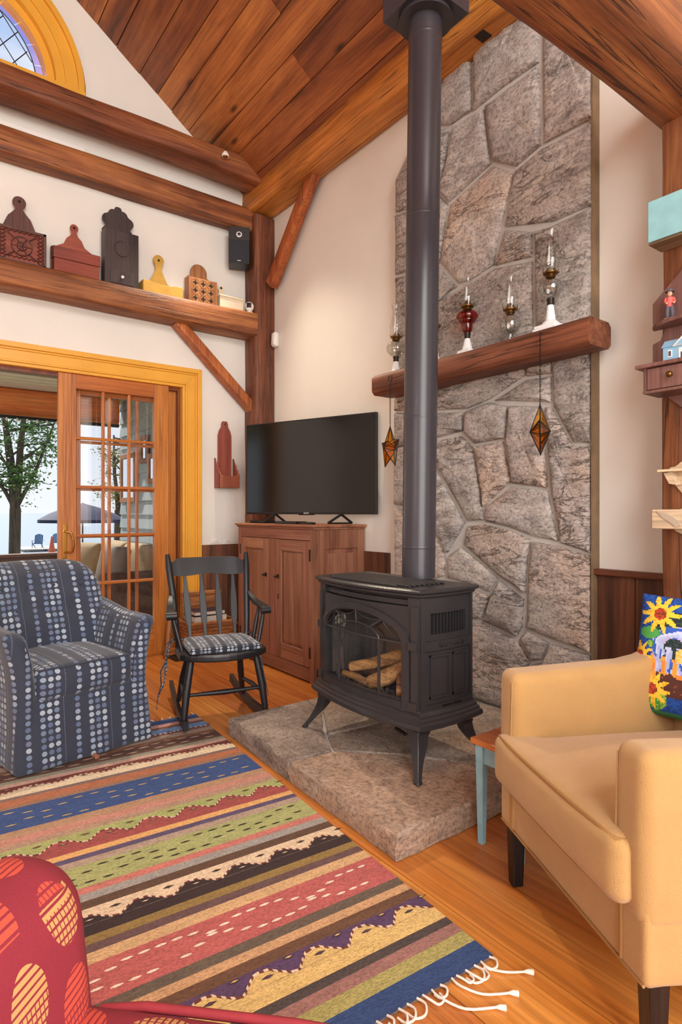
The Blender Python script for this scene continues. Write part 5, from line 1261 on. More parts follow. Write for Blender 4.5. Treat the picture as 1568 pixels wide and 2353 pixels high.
# 5 pierced box
o = T('wall_box', 'brown wall box with rows of diamond cut-outs and arched back', 'wall box', (.10, -.635, SZ))
yz([(.115, 0), (.115, .215), (.095, .235), (.07, .245)] + circ_(0, .275, .07, -10, 190, 14) + [(-.07, .245), (-.095, .235), (-.115, .215), (-.115, 0)], -.055, -.043).build('backboard', M['oak'], o)
for s in (-1, 1): MB().box(-.043, .045, s * .115 - .005, s * .115 + .005, 0, .20).build('side', M['oak'], o)
MB().box(.036, .044, -.11, .11, 0, .20).build('front', M['oak'], o)
for i in range(3):
    for j in range(3):
        cy_, cz_ = -.066 + .066 * i, .04 + .06 * j; pts = []
        for q in range(4):
            a0 = R(90 * q); r = .024
            for t in range(4):
                a = a0 + R(90) * t / 4; rr = r * (1 - .55 * math.sin(math.pi * t / 4)); pts.append((cy_ + rr * math.cos(a), cz_ + rr * math.sin(a)))
        yz(pts, .0441, .0452).build('diamond_opening', M['gap'], o)
        MB().tube([(.0445, cy_ + .031 * math.cos(R(a)), cz_ + .031 * math.sin(R(a))) for a in range(0, 360, 20)], .0016, 4, closed=True).build('scribed_circle', M['oak'], o)
# 6 cream box
o = T('small_box', 'small cream painted box with slanted lid and hanging ring', 'box', (.10, -.387, SZ))
MB().box(-.05, .05, -.105, .105, 0, .10).build('body', M['creampaint'], o, bevel=.003)
MB().hexa([(-.055, -.11, .10), (.057, -.11, .10), (.057, .11, .10), (-.055, .11, .10)], [(-.055, -.11, .135), (.057, -.11, .112), (.057, .11, .112), (-.055, .11, .135)]).build('lid', M['creampaint'], o, bevel=.002)
yz([(-.07, .10), (-.03, .10), (-.03, .16)] + circ_(-.05, .195, .025, -40, 220, 10) + [(-.07, .16)], -.055, -.045).build('hanger', M['creampaint'], o); hole(o, -.05, .2, .01, -.045)
# 7 security camera
o = T('security_camera', 'small white round security camera at the end of shelf beam', 'camera', (.15, -.225, SZ), R(-35))
MB().lathe([(.034, 0), (.036, .004), (.028, .018), (.016, .024)], 24).build('base', M['white'], o, smooth=50)
MB().ball((0, 0, .062), (.038, .038, .042), 20).build('head', M['white'], o, smooth=80)
MB().rbox(.022, .0385, -.020, .020, .045, .088, .010, 2, 3).build('lens_face', M['black'], o, smooth=60)
MB().tube([(.0385, 0, .066), (.041, 0, .066)], .008, 12).build('lens', M['screen'], o)
# loudspeaker
o = T('loudspeaker', 'black bookshelf loudspeaker mounted beside the corner post', 'speaker', (.14, -.315, 3.165), R(-28))
MB().box(-.09, .055, -.085, .085, 0, .30).build('cabinet', M['rockblk'], o, bevel=.004)
M['navyblk'] = plain('speaker_grille', S(26, 30, 42), .6, .1, 30, .4, 400)
MB().box(.055, .060, -.083, .083, .004, .185).build('grille', M['navyblk'], o, bevel=.002)
MB().box(.055, .058, -.083, .083, .19, .297).build('baffle', M['black'], o)
MB().tube([(.058, 0, .235), (.064, 0, .235)], [.024, .020], 20).build('tweeter', M['white'], o, smooth=50)
MB().tube([(.064, 0, .235), (.066, 0, .235)], [.014, .006], 16).build('tweeter_cone', M['black'], o, smooth=50)
MB().box(.060, .0606, -.014, .014, .018, .023).build('badge', M['white'], o)
MB().box(-.12, -.09, -.02, .02, .1, .2).build('bracket', M['black'], o)
# hanging letter rack on the wall by the door
o = T('wall_rack', 'red-brown wooden letter rack hanging on the wall beside the yellow casing', 'wall rack', (.004, -.385, 1.325))
yz([(.062, 0), (.062, .44), (.05, .48), (.032, .51), (.028, .545), (.018, .56), (-.018, .56), (-.028, .545), (-.032, .51), (-.05, .48), (-.062, .44), (-.062, 0)], 0, .014).build('backboard', M['redwood'], o, bevel=.002)
MB().tube([(.014, 0, .535), (.016, 0, .535)], .006, 10).build('hang_hole', M['gap'], o)
for s in (-1, 1):
    MB().prism([(0, s * .09, 0), (.105, s * .09, 0), (.105, s * .09, .115), (.085, s * .09, .13), (.08, s * .09, .15), (.055, s * .09, .165), (.05, s * .09, .19), (.02, s * .09, .215), (0, s * .09, .25)], (0, -s * .012, 0)).build('side', M['redwood'], o)
yz([(-.09, 0), (.09, 0), (.09, .115), (.05, .10), (0, .095), (-.05, .10), (-.09, .115)], .095, .107).build('front', M['redwood'], o, bevel=.002)
MB().box(0, .1, -.085, .085, 0, .01).build('bottom', M['redwood'], o)
# small fittings
o = T('motion_sensor', 'small white motion sensor beside the corner post', 'sensor', (.232, -.002, 2.52), R(-90))
MB().rbox(0, .045, -.033, .033, 0, .125, .018, 3, 4, (.006, 0, 0)).build('housing', M['white'], o, smooth=60); MB().rbox(.042, .050, -.022, .022, .015, .06, .01, 2, 3).build('window', M['milk'], o, smooth=60)
o = T('spotlight', 'small brass and white spotlight on the uppermost beam', 'spotlight', (.322, -.53, 3.93), R(-25))
MB().lathe([(.028, 0), (.03, .01), (.02, .03), (.012, .04)], 18, (.03, 0, -.04)).build('shade', M['white'], o, smooth=50)
MB().lathe([(.020, .004), (.022, .006), (.010, .008)], 16, (.03, 0, -.046)).build('bulb', M['brass'], o, smooth=50)
MB().tube([(-.025, 0, .02), (0, 0, .03), (.03, 0, .005)], .006, 8).lathe([(.022, 0), (.022, .01)], 14, (-.02, 0, .01)).build('arm', M['brass'], o, smooth=50)
sl = bpy.data.lights.new('spotlight_beam', 'SPOT'); sl.energy = 170; sl.spot_size = R(85); sl.spot_blend = .8; sl.color = (1, .86, .66); sl.shadow_soft_size = .03
slo = bpy.data.objects.new('spotlight_beam', sl); col.objects.link(slo); slo.location = (.40, -.56, 3.84); slo.rotation_euler = (Vector((1.5, -1.35, 0)) - slo.location).to_track_quat('-Z', 'Y').to_euler()
o = T('shade_valance', 'long white roller shade box on the wall above the middle beam', 'shade box', (.045, -3.0, 3.69))
MB().box(-.04, .03, -1.1, 1.49, 0, .05).build('housing', M['white'], o, bevel=.004); MB().box(-.035, .02, 1.492, 1.57, 0, .028).build('end_bracket', M['creampaint'], o)
for i, yy_ in enumerate((-.455, -.345)):
    o = T('outlet_plate', ('left' if i == 0 else 'right') + ' white outlet plate above the wainscot by the cupboard', 'outlet', (.001, yy_, .866), 0, 'outlet plates above wainscot')
    MB().box(0, .006, -.048 + .01 * i, .048 - .012 * i, 0, .03).build('plate', M['white'], o, bevel=.002); MB().box(.006, .007, -.02, .02, .008, .02).build('socket', M['creampaint'], o)
o = T('floor_vent', 'dark metal floor vent beside the sliding door', 'vent', (.17, -.86, .0))
MB().box(-.11, .11, -.06, .06, .0005, .004).build('plate', M['brass2'], o, bevel=.001)
for i in range(9): MB().box(-.095 + .022 * i, -.083 + .022 * i, -.045, .045, .004, .006).build('slot', M['gap'], o)
o = MB().tube([(.14, -.935, .015), (.10, -.89, .30), (.062, -.85, .62)], [.020, .018, .015], 10).build('wooden_stick', M['oak'], smooth=60)
tag(o, 'pale wooden stick leaning against the yellow door casing', 'stick')

# basket with books
M['wicker'] = wood('wicker', S(120, 70, 34), S(176, 112, 62), S(200, 140, 86), 1, .7, 3, .4, .8, .1)
bk = T('magazine_basket', 'woven wicker basket of books on floor behind the rocking chair', 'basket', (.205, -.635, 0))
for r in range(11):
    z = .015 + .026 * r; k_ = 1 + .012 * r; hx, hy = .12 * k_, .17 * k_; pts = []
    cnr = [(hx, -hy), (hx, hy), (-hx, hy), (-hx, -hy)]
    for i in range(4):
        a, b = Vector(cnr[i]), Vector(cnr[(i + 1) % 4]); m = 8
        for j in range(m):
            p = a.lerp(b, j / m); nrm = Vector(((b - a).y, -(b - a).x)).normalized(); wv = .005 * (1 if (j + r) % 2 else -1); p = p + nrm * wv; pts.append((p.x, p.y, z))
    MB().tube(pts, .014, 6, closed=True).build('weave_row', M['wicker'], bk, smooth=60)
MB().box(-.14, -.118, -.15, .18, .28, .47).build('back_panel', M['wicker'], bk, bevel=.006)
MB().box(-.145, -.112, -.155, .185, .455, .49).build('rim', M['wicker'], bk, bevel=.008)
MB().box(-.12, .12, -.17, .17, .0, .012).build('bottom', M['wicker'], bk)
M['paper'] = plain('book_pages', S(214, 204, 188), .8, .1, 60); M['coverblue'] = plain('dark_blue_cover', S(40, 42, 66), .35, .2)
def book(x, y, z, sx1, sy1, h_, rx, rz, mat, label):
    b = T('book', label, 'book', (x, y, z), rz, 'books in the wicker basket'); b.rotation_euler = (rx, 0, rz)
    MB().box(-sx1 / 2, sx1 / 2, -sy1 / 2, sy1 / 2, .003, h_ - .003).build('pages', M['paper'], b)
    MB().box(-sx1 / 2 - .003, sx1 / 2 + .003, -sy1 / 2 - .003, sy1 / 2 + .003, 0, .003).box(-sx1 / 2 - .003, sx1 / 2 + .003, -sy1 / 2 - .003, sy1 / 2 + .003, h_ - .003, h_).box(-sx1 / 2 - .003, -sx1 / 2, -sy1 / 2, sy1 / 2, 0, h_).build('cover', mat, b)
book(.20, -.635, .20, .18, .26, .035, 0, R(4), M['paper'], 'pale paperback lying lowest in the wicker basket')
book(.20, -.625, .2365, .175, .25, .036, 0, R(-6), M['creampaint'], 'cream book in the middle of the basket pile')
book(.20, -.64, .274, .18, .27, .05, R(0), R(3), M['black'], 'thick black book near the top of the basket pile')
book(.20, -.635, .326, .17, .24, .03, R(0), R(-4), M['coverblue'], 'dark blue book topping the basket pile')

# ------------------------------------------------------------------ things hanging on the right-hand post
M['plum'] = wood('plum_brown_shelf', S(84, 52, 46), S(122, 84, 76), S(140, 100, 90), 2, .5, 1, .05, .2, .1)
M['sky'] = plain('turquoise_paint', S(140, 190, 196), .6, .12, 14)
M['oldwood'] = wood('grey_old_wood', S(96, 74, 52), S(138, 110, 80), S(160, 134, 102), 0, .8, 1, .1, .5, .2)
PY = -.213
o = T('wooden_trough', 'turquoise painted wooden box hanging high on right-hand post', 'wooden box', (3.66, PY - .055, 2.15))
MB().box(-.155, .155, -.058, -.050, .0, .155).build('front', M['sky'], o, bevel=.003)
for s in (-1, 1): MB().box(s * .15 - .005, s * .15 + .005, -.05, .05, 0, .155).build('side', M['sky'], o)
MB().box(-.155, .155, -.05, .05, -.008, .0).build('bottom', M['oldwood'], o); MB().box(-.155, .155, .046, .053, 0, .20).build('back', M['oldwood'], o, bevel=.004)
hs_ = T('hanging_shelf', 'plum-brown hanging shelf with a drawer on the right-hand post', 'wall shelf', (3.68, PY, 1.46))
half = [(.02, .0), (.20, .17), (.20, .31), (.17, .32), (.155, .345), (.155, .37), (.20, .37), (.20, .485), (.12, .57), (.06, .66), (0, .69)]
half = [(0, -.02), (.06, .03), (.20, .18), (.20, .30), (.175, .305), (.155, .33), (.155, .37), (.17, .40), (.20, .42), (.20, .505), (.10, .60), (.05, .68), (0, .70)]
half2 = [(0, -.02), (.205, .155), (.205, .325), (.175, .335), (.16, .37), (.205, .405), (.205, .485), (.10, .585), (.05, .68)]
MB().prism([(x_, 0, z_) for x_, z_ in half2] + [(-x_, 0, z_) for x_, z_ in half2[:0:-1]], (0, -.012, 0)).build('backboard', M['plum'], hs_, bevel=.002)
arcp = [(.20 * math.cos(R(a)), -.012 - .10 * math.sin(R(a))) for a in range(0, 181, 12)]
MB().prism([(x_, y_, .375) for x_, y_ in arcp], (0, 0, .016)).build('round_shelf', M['plum'], hs_, bevel=.003)
MB().box(-.205, .205, -.155, -.012, .205, .220).build('lower_shelf', M['plum'], hs_, bevel=.004)
MB().box(-.178, -.168, -.14, -.012, .12, .205).box(.168, .178, -.14, -.012, .12, .205).box(-.18, .18, -.14, -.012, .11, .12).build('drawer_case', M['plum'], hs_)
d_ = MB().box(-.166, .166, -.138, -.02, .123, .202).build('drawer', M['plum'], hs_, bevel=.002)
for x_ in (-.075, .075): MB().tube([(x_, -.138, .165), (x_, -.150, .165)], .004, 8).ball((x_, -.158, .165), .012, 10).build('knob', M['brass2'], d_, smooth=60)
M['shirt'] = plain('red_shirt', S(206, 96, 90), .6, .1); M['trous'] = plain('grey_trousers', S(84, 80, 92), .7, .1); M['skin'] = plain('carved_skin', S(226, 178, 146), .5, .05)
fg = T('figurine', 'small carved figurine of a person in pink shirt and dark hat', 'figurine', (3.555, PY - .045, 1.852), R(-60))
MB().box(-.022, .022, -.022, .022, 0, .008).build('base', M['oldwood'], fg, bevel=.002)
MB().tube([(-.004, -.008, .008), (.006, -.009, .030), (-.004, -.006, .058)], [.007, .008, .009], 8).tube([(-.004, .008, .008), (.006, .009, .030), (-.004, .006, .058)], [.007, .008, .009], 8).build('trousers', M['trous'], fg, smooth=60)
MB().tube([(-.004, 0, .055), (-.002, 0, .075), (.002, 0, .092)], [.012, .014, .011], 10).tube([(.0, -.013, .088), (.004, -.017, .070), (.018, -.012, .064)], [.005, .005, .004], 7).tube([(.0, .013, .088), (.004, .017, .070), (.018, .012, .064)], [.005, .005, .004], 7).build('shirt', M['shirt'], fg, smooth=60)
MB().ball((.004, 0, .104), (.009, .009, .011), 10).tube([(.011, 0, .104), (.016, 0, .102)], [.003, .0015], 6).ball((.020, -.012, .064), .004, 6).ball((.020, .012, .064), .004, 6).build('head_and_hands', M['skin'], fg, smooth=60)
MB().lathe([(.017, 0), (.017, .002), (.010, .004), (.009, .011), (.004, .014)], 14, (.003, 0, .110)).build('hat', M['trous'], fg, smooth=50)
M['houseblue'] = plain('toy_house_blue', S(140, 186, 216), .55, .06)
hh = T('toy_house', 'miniature light blue house with white trim on hanging shelf', 'toy house', (3.685, PY - .095, 1.6815))
MB().box(-.12, .12, -.025, .025, 0, .052).build('walls', M['houseblue'], hh); MB().prism([(-.125, -.03, .052), (-.125, .03, .052), (-.125, 0, .082)], (.25, 0, 0)).build('roof', M['houseblue'], hh)
for x_ in (-.05, .06):
    g_ = MB().prism([(x_ - .034, -.032, .050), (x_ + .034, -.032, .050), (x_, -.032, .082)], (0, .03, 0)).build('gable', M['white'], hh)
    MB().prism([(x_ - .022, -.033, .052), (x_ + .022, -.033, .052), (x_, -.033, .073)], (0, -.001, 0)).build('gable_panel', M['houseblue'], g_)
for x_ in (-.095, .0, .1): w2 = MB().box(x_ - .008, x_ + .008, -.0265, -.025, .014, .04).build('window', M['white'], hh); MB().box(x_ - .0045, x_ + .0045, -.0275, -.0265, .018, .036).build('pane', M['trous'], w2)
for x_ in (-.05,): w2 = MB().box(x_ - .014, x_ + .014, -.0265, -.025, 0, .042).build('door', M['white'], hh); MB().box(x_ - .006, x_ + .006, -.0275, -.0265, .004, .026).build('pane', M['trous'], w2)
M['palewood'] = wood('pale_carved_wood', S(196, 164, 124), S(222, 196, 160), S(234, 212, 180), 0, .55, 1, .05, 0, .05)
cs = T('carved_shelf', 'pale carved wooden shelf with bird motifs low on right post', 'wall shelf', (3.66, PY, 1.07))
pr = [(-.125, .21), (-.125, .195), (-.10, .155), (-.065, .11), (-.065, .075), (-.10, .05), (-.12, .03), (-.12, .02), (-.10, -.02), (-.05, -.045), (0, -.05)]
MB().prism([(a, 0, b) for a, b in pr] + [(-a, 0, b) for a, b in pr[-2::-1]] + [(.07, 0, .26), (.02, 0, .30), (-.04, 0, .30), (-.07, 0, .25), (-.10, 0, .228), (-.12, 0, .225)], (0, -.012, 0)).build('backboard', M['palewood'], cs, bevel=.002)
MB().box(-.14, .14, -.075, -.012, .205, .215).build('upper_shelf', M['palewood'], cs, bevel=.003)
MB().box(-.14, .14, -.075, -.012, .0, .01).build('lower_shelf', M['palewood'], cs)
MB().rbox(-.155, .155, -.085, -.075, -.012, .062, .005, 4, 2).build('front_rail', M['palewood'], cs, smooth=60)
M['greywash'] = plain('grey_wash', S(186, 168, 148), .7, .08)
for s in (-1, 1):
    MB().prism([(s * .135, -.085, .055), (s * .09, -.085, .045), (s * .05, -.085, .018), (s * .045, -.085, .0), (s * .065, -.085, -.005), (s * .08, -.085, .01), (s * .11, -.085, .028)], (0, -.004, 0)).build('bird_wing', M['greywash'], cs, bevel=.001)
    MB().prism([(s * .12, -.012, .20), (s * .10, -.012, .16), (s * .075, -.012, .155), (s * .08, -.012, .19), (s * .09, -.012, .205)], (0, -.05, 0)).build('bracket', M['palewood'], cs)
    MB().prism([(s * .07, -.012, .155), (s * .03, -.012, .12), (s * .0, -.012, .10), (s * .02, -.012, .14)], (0, -.006, 0)).build('carved_leaf', M['greywash'], cs)
# ------------------------------------------------------------------ porch and lake outside the sliding door
M['porchwhite'] = plain('porch_ceiling_paint', S(226, 220, 208), .7, .05, 6)
M['deck'] = wood('deck_boards', S(160, 138, 120), S(196, 174, 154), S(214, 194, 174), 1, .7, 1, .2)  # made pale so the deck bounces sunlight up to the porch beam
M['siding'] = plain('blue_grey_siding', S(146, 162, 170), .6, .05, 5, .2, 120)
M['lawn'] = plain('lawn_grass', S(118, 130, 92), .95, .3, 30, .5, 200)
M['bark'] = wood('tree_bark', S(58, 48, 42), S(92, 78, 68), S(120, 104, 92), 2, .95, 1, .1, 1.5)
k = NM('lake_water'); v = k.n('Mapping', {0: k.n('TexCoord').outputs['Object'], 3: (1, .25, 1)}).outputs[0]
M['lake'] = k.done(S(134, 150, 162), .25, k.bump(k.noise(v, 1.2, 4), .35, .2))
dk = MB().box(-3.5, -.14, -8, 3, -.16, -.09).build('porch_deck', M['deck']); tag(dk, 'pale boarded porch deck outside the sliding door', 'deck', kind='structure')
for i in range(24): MB().box(-3.48 + .14 * i, -3.345 + .14 * i, -8, 2.9, -.09, -.075).build('board', M['deck'], dk)
pc = MB().hexa([(-3.6, -8, 2.56), (-.14, -8, 2.75), (-.14, 3, 2.75), (-3.6, 3, 2.56)], [(-3.6, -8, 2.62), (-.14, -8, 2.81), (-.14, 3, 2.81), (-3.6, 3, 2.62)]).build('porch_ceiling', M['porchwhite'])
tag(pc, 'white boarded porch ceiling seen through the door', 'ceiling', kind='structure')
for i in range(24):
    x_ = -3.55 + .14 * i; z_ = 2.56 + (x_ + 3.6) * .0549; MB().box(x_, x_ + .135, -8, -.2, z_ - .012, z_ + .006).build('board', M['porchwhite'], pc)
timber('porch_beam', 'orange-red log beam along the porch edge outside', (-3.3, -8, 2.41), (-3.3, -.28, 2.41), .22, .31, M['redcedar'], seed=21, rough=.01, cham=.03)
gt = MB().box(-3.20, -3.14, -8, -.3, 2.20, 2.235).build('light_rail', M['rockblk']); tag(gt, 'dark rail under the porch beam carrying string lights', 'rail', kind='structure')
for i, nm in enumerate(('leftmost', 'second from left', 'third from left', 'fourth from left', 'fifth from left', 'sixth from left')):
    y_ = -1.56 + .105 * i
    o = T('string_light', 'small string-light bulb under the porch beam, ' + nm, 'bulb', (-3.12, y_, 2.185), 0, 'string lights under the porch beam')
    MB().lathe([(.004, 0), (.014, .012), (.014, .022), (.008, .04)], 10, (0, 0, -.02)).build('bulb', M['white'], o, smooth=60); MB().lathe([(.010, 0), (.010, .02)], 8, (0, 0, .02)).build('cap', M['rockblk'], o)
M['railwood'] = wood('rail_boards', S(70, 50, 44), S(102, 78, 70), S(122, 96, 86), 1, .7, 1, .2)
rl = T('porch_railing', 'low brown board railing along the porch edge', 'railing', (-3.3, -3, -.09))
MB().box(-3.37, -3.23, -8, -.3, .60, .635).build('cap', M['railwood'], rl, world=True, bevel=.004)
for i in range(4): MB().box(-3.32, -3.29, -8, -.3, .46 - .15 * i, .595 - .15 * i).build('board', M['railwood'], rl, world=True)
for y_ in (-.4, -2.4, -4.4, -6.4): MB().box(-3.34, -3.26, y_ - .04, y_ + .04, -.074, .60).build('post', M['railwood'], rl, world=True)
wg = MB().box(-3.42, -.14, -.18, .05, -.09, 2.80).build('wall_porch', M['siding']); st(wg)
for i in range(17):
    z0 = -.08 + .168 * i; z1 = z0 + .172
    MB().hexa([(-3.44, -.205, z0), (-.142, -.205, z0), (-.142, -.18, z0), (-3.44, -.18, z0)], [(-3.44, -.186, z1), (-.142, -.186, z1), (-.142, -.18, z1), (-3.44, -.18, z1)]).build('siding_board', M['siding'], wg)
# framed mirrors on the siding wall
M['rustic'] = wood('rustic_frame', S(110, 66, 40), S(160, 106, 70), S(180, 130, 92), 2, .7, 1, .2, .3); k = NM('mirror'); M['mirror'] = k.done((.8, .85, .9, 1), .05, None, Metallic=1.0)
for (x0, x1, z0, z1, lb) in ((-3.32, -2.74, 1.25, 1.86, 'large rustic wooden framed mirror on the outdoor siding wall'), (-2.56, -2.30, 1.70, 2.03, 'small rustic framed mirror highest on the outdoor siding wall'), (-2.30, -2.02, 1.45, 1.80, 'small rustic framed mirror on the siding wall, nearest the house')):
    o = T('framed_mirror', lb, 'mirror', ((x0 + x1) / 2, -.215, z0), 0, 'framed mirrors on the porch wall'); w_ = (x1 - x0) / 2; h_ = z1 - z0; f_ = .06
    MB().box(-w_ + f_, w_ - f_, -.012, -.004, f_, h_ - f_).build('glass', M['mirror'], o)
    for a in ((-w_, -w_ + f_, 0, h_), (w_ - f_, w_, 0, h_), (-w_ + f_, w_ - f_, 0, f_), (-w_ + f_, w_ - f_, h_ - f_, h_)): MB().box(a[0], a[1], -.025, 0, a[2], a[3]).build('frame_rail', M['rustic'], o, bevel=.003)
# wicker sofa with cushions
M['wickerd'] = wood('dark_wicker', S(60, 46, 42), S(92, 72, 64), S(112, 92, 82), 0, .7, 3, .1, .8); M['tan'] = plain('tan_cushion', S(160, 138, 108), .9, .06, 10); M['greyc'] = plain('grey_cushion', S(120, 114, 108), .9, .08, 10)
sf = T('wicker_sofa', 'dark wicker sofa with tan cushions on the porch', 'sofa', (-2.19, -.62, -.074))
MB().box(-.98, .98, -.40, .30, .06, .26).build('seat_frame', M['wickerd'], sf, bevel=.01); MB().box(-.98, .98, .27, .38, .06, .70).build('back_frame', M['wickerd'], sf, bevel=.02)
for s in (-1, 1): MB().rbox(*sorted((s * .84, s * 1.0)), -.42, .36, .0, .62, .04, 4, 3).build('arm', M['wickerd'], sf, smooth=60)
for s in (-1, 1):
    MB().rbox(*sorted((s * .01, s * .83)), -.42, .22, .26, .42, .05, 5, 4, (0, 0, .02)).build('seat_cushion', M['tan'], sf, smooth=60)
    MB().rbox(*sorted((s * .01, s * .83)), .06, .26, .40, .86, .07, 5, 4, (0, .03, 0)).build('back_cushion', M['tan'], sf, smooth=60)
for x_, lb in ((.55, 'tan scatter pillow at the near end of porch sofa'), (-.45, 'tan scatter pillow at the far end of porch sofa')):
    o = T('scatter_pillow', lb, 'pillow', (-2.19 + x_, -.86, .373), R(20))
    MB().rbox(-.20, .20, -.06, .06, 0, .40, .055, 5, 4, (0, .03, 0), lambda v: Vector((v.x, v.y + v.z * .25, v.z))).build('cover', M['greyc'] if x_ > 0 else M['tan'], o, smooth=70)

# ground, lake, dock
g = MB().box(-24, -3.5, -40, 40, -1.2, -.62).build('lawn', M['lawn']); tag(g, 'grass lawn between porch and lake', 'lawn', kind='stuff')
lk = MB().add([(-4000, -4000, -2), (-20, -4000, -2), (-20, 4000, -2), (-4000, 4000, -2)], [(0, 1, 2, 3)]).build('lake', M['lake']); tag(lk, 'calm grey-blue lake reaching to the horizon', 'lake', kind='stuff')
gr = MB().box(-3.499, 30, -40, 40, -1.2, -.66).build('ground_around_house', M['lawn']); tag(gr, 'grass ground around the house', 'ground', kind='stuff')
dq = T('dock', 'pale wooden dock on the lake with two blue chairs', 'dock', (-50.5, 8.2, -2))
M['palewd'] = plain('weathered_dock', S(206, 192, 172), .8, .1, 4)
for i in range(10): MB().box(-52.6 + .42 * i, -52.2 + .42 * i, 6.0, 16, -1.84, -1.78).build('plank', M['palewd'], dq, world=True)
for y_ in (6.3, 8.3, 10.3, 12.3):
    for x_ in (-52.4, -48.7): MB().box(x_ - .06, x_ + .06, y_ - .06, y_ + .06, -2.4, -1.84).build('pile', M['palewd'], dq, world=True)
M['advblue'] = plain('blue_chair_paint', S(38, 84, 128), .5, .1)
for (x_, y_, rz, lb) in ((-50.4, 7.35, R(-20), 'blue slatted garden chair on the dock, left one'), (-51.3, 9.0, R(-10), 'blue slatted garden chair on the dock, right one by the cone')):
    o = T('garden_chair', lb, 'chair', (x_, y_, -1.778), rz, 'blue chairs on the dock')
    for i in range(6): a = -.30 + .105 * i; hz = 1.02 + .10 * math.cos((i - 2.5) * .6); MB().hexa([(-.25, a, .30), (-.22, a, .30), (-.22, a + .09, .30), (-.25, a + .09, .30)], [(-.55, a, hz), (-.52, a, hz), (-.52, a + .09, hz), (-.55, a + .09, hz)]).build('back_slat', M['advblue'], o)
    for i in range(5): MB().box(-.22 + .11 * i, -.12 + .11 * i, -.30, .32, .30 + .02 * i, .32 + .02 * i).build('seat_slat', M['advblue'], o)
    for s in (-1, 1):
        MB().box(-.45, .42, s * .37 - .06, s * .37 + .06, .58, .60).build('arm', M['advblue'], o); MB().box(.30, .38, s * .36 - .02, s * .36 + .02, 0, .58).build('front_leg', M['advblue'], o)
        MB().hexa([(-.6, s * .31 - .02, 0), (-.5, s * .31 - .02, 0), (-.5, s * .31 + .02, 0), (-.6, s * .31 + .02, 0)], [(.30, s * .31 - .02, .38), (.36, s * .31 - .02, .30), (.36, s * .31 + .02, .30), (.30, s * .31 + .02, .38)]).build('rear_leg', M['advblue'], o)
cn = T('traffic_cone', 'faded orange traffic cone on the lawn by the water', 'cone', (-21.46, 2.6, -.618))
M['coneo'] = plain('cone_orange', S(206, 96, 66), .6, .08); MB().box(-.2, .2, -.2, .2, 0, .04).build('base', M['coneo'], cn, bevel=.01); MB().lathe([(.15, .04), (.03, .78), (.02, .80)], 20).build('body', M['coneo'], cn, smooth=50); MB().lathe([(.106, .30), (.078, .47)], 20).build('stripe', M['white'], cn, smooth=50)
um = T('patio_umbrella', 'navy blue patio umbrella standing on the lawn', 'umbrella', (-14.38, 2.02, -.62))
M['navy'] = plain('navy_canvas', S(40, 46, 78), .85, .08); MB().tube([(0, 0, 0), (0, 0, 2.03)], .022, 10).build('pole', M['rockblk'], um, smooth=60); MB().lathe([(.25, 0), (.25, .06), (.05, .09)], 20).build('base', M['rockblk'], um, smooth=50)
rows = []
for r, z in ((.02, 2.02), (.45, 1.90), (.9, 1.72), (1.22, 1.53), (1.22, 1.44)):
    rows.append([(r * (1 - .03 * (1 - abs(math.cos(4 * R(a))))) * math.cos(R(a)), r * (1 - .03 * (1 - abs(math.cos(4 * R(a))))) * math.sin(R(a)), z - .06 * r * (abs(math.sin(4 * R(a))) < .2) * (r > 1.3)) for a in range(0, 360, 9)])
MB().grid(rows, cv=True).build('canopy', M['navy'], um, smooth=40)
for i in range(8): a = R(45 * i); MB().tube([(0, 0, 1.99), (1.2 * math.cos(a), 1.2 * math.sin(a), 1.51)], .008, 5).build('rib', M['rockblk'], um)
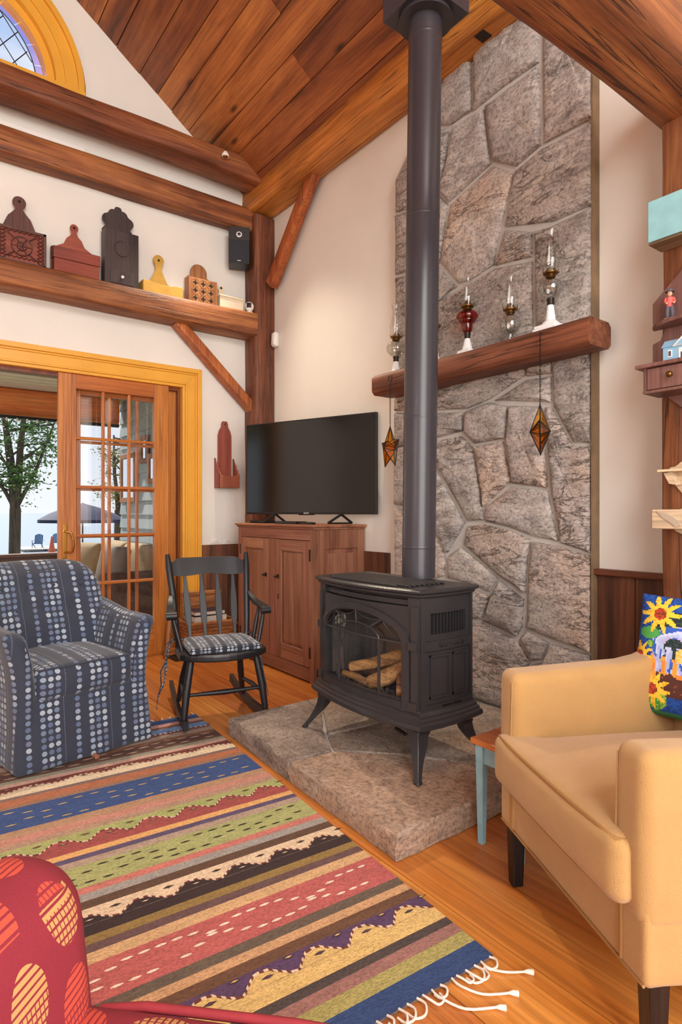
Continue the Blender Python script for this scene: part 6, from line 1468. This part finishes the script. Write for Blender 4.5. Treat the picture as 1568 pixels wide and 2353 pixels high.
# trees
k = NM('leaf'); r_ = k.n('ObjectInfo').outputs['Random']; gz = k.noise(k.obj(), 3, 2); M['leaf'] = k.done(k.ramp(gz, [(.3, S(54, 84, 40)), (.5, S(86, 120, 56)), (.7, S(120, 146, 70))]), .6, None, **{'Transmission Weight': 0})
k = NM('leaf_yellow'); gz = k.noise(k.obj(), 3, 2); M['leafy'] = k.done(k.ramp(gz, [(.3, S(104, 112, 44)), (.5, S(150, 144, 56)), (.7, S(176, 150, 66))]), .6)
def tree(name, label, loc, seed, stems, nleaf, mat, reach):
    rng = random.Random(seed); o = T(name, label, 'tree', loc); Rv = Vector((.6018, .7986, 0)); Fv = Vector((-.7986, .6018, 0)); tips = []
    tr = MB(); tr.tube([(0, 0, .002), (0, 0, .7), Rv * .02 + Vector((0, 0, 1.85))], [.17, .135, .13], 12).build('trunk', M['bark'], o, smooth=70)
    for (dx, dz, dd, r) in stems:
        base = Rv * .02 + Vector((0, 0, 1.8)); end = base + Rv * dx + Fv * dd + Vector((0, 0, dz)); mid = base.lerp(end, .5) + Rv * rng.uniform(-.1, .1)
        MB().tube([base, base.lerp(mid, .5) + Rv * .02, mid, end], [r, r * .9, r * .75, r * .35], 9).build('limb', M['bark'], o, smooth=70)
        for i in range(9):
            t = rng.uniform(.15, 1); p = base.lerp(end, t); a = rng.uniform(0, 6.28); L = rng.uniform(.5, 1.0) * reach; d = Rv * math.cos(a) + Fv * math.sin(a) * .7 + Vector((0, 0, rng.uniform(-.15, .7))); q = p + d * L
            m = p.lerp(q, .5) + Vector((rng.uniform(-.12, .12), rng.uniform(-.12, .12), rng.uniform(-.1, .15)))
            MB().tube([p, m, q], [.032, .02, .008], 6).build('branch', M['bark'], o, smooth=70)
            for j in range(4):
                q2 = m.lerp(q, rng.uniform(0, 1)); tips.append(q2); tips.append(q2 + Vector((rng.gauss(0, .22), rng.gauss(0, .22), rng.gauss(0, .16))))
            tips.append(q)
    lf = MB()
    for i in range(nleaf):
        c = rng.choice(tips) + Vector((rng.gauss(0, .13), rng.gauss(0, .13), rng.gauss(0, .10))); a = Vector((rng.gauss(0, 1), rng.gauss(0, 1), rng.gauss(0, .5))).normalized(); b = a.cross(Vector((rng.gauss(0, 1), rng.gauss(0, 1), rng.gauss(0, 1)))).normalized(); s = rng.uniform(.035, .06)
        lf.add([c - a * s, c + b * s * .45, c + a * s, c - b * s * .45], [(0, 1, 2, 3)])
    f_ = lf.build('foliage', mat, o); f_['kind'] = 'stuff'
    return o
tree('shade_tree', 'forked leafy tree on the lawn outside the open door', (-12.24, -.11, -.62), 5, [(-.42, 3.0, .1, .12), (.22, 3.2, .2, .10), (.9, 2.4, .3, .05), (-.9, 1.6, -.3, .05)], 4200, M['leaf'], 1.3)
tree('shade_tree', 'yellow-green leafy tree seen through the door panes', (-19.6, 4.6, -.62), 8, [(-.2, 3.0, .1, .09), (.4, 2.6, .2, .08), (0, 2.2, .3, .05)], 2600, M['leafy'], 1.1)
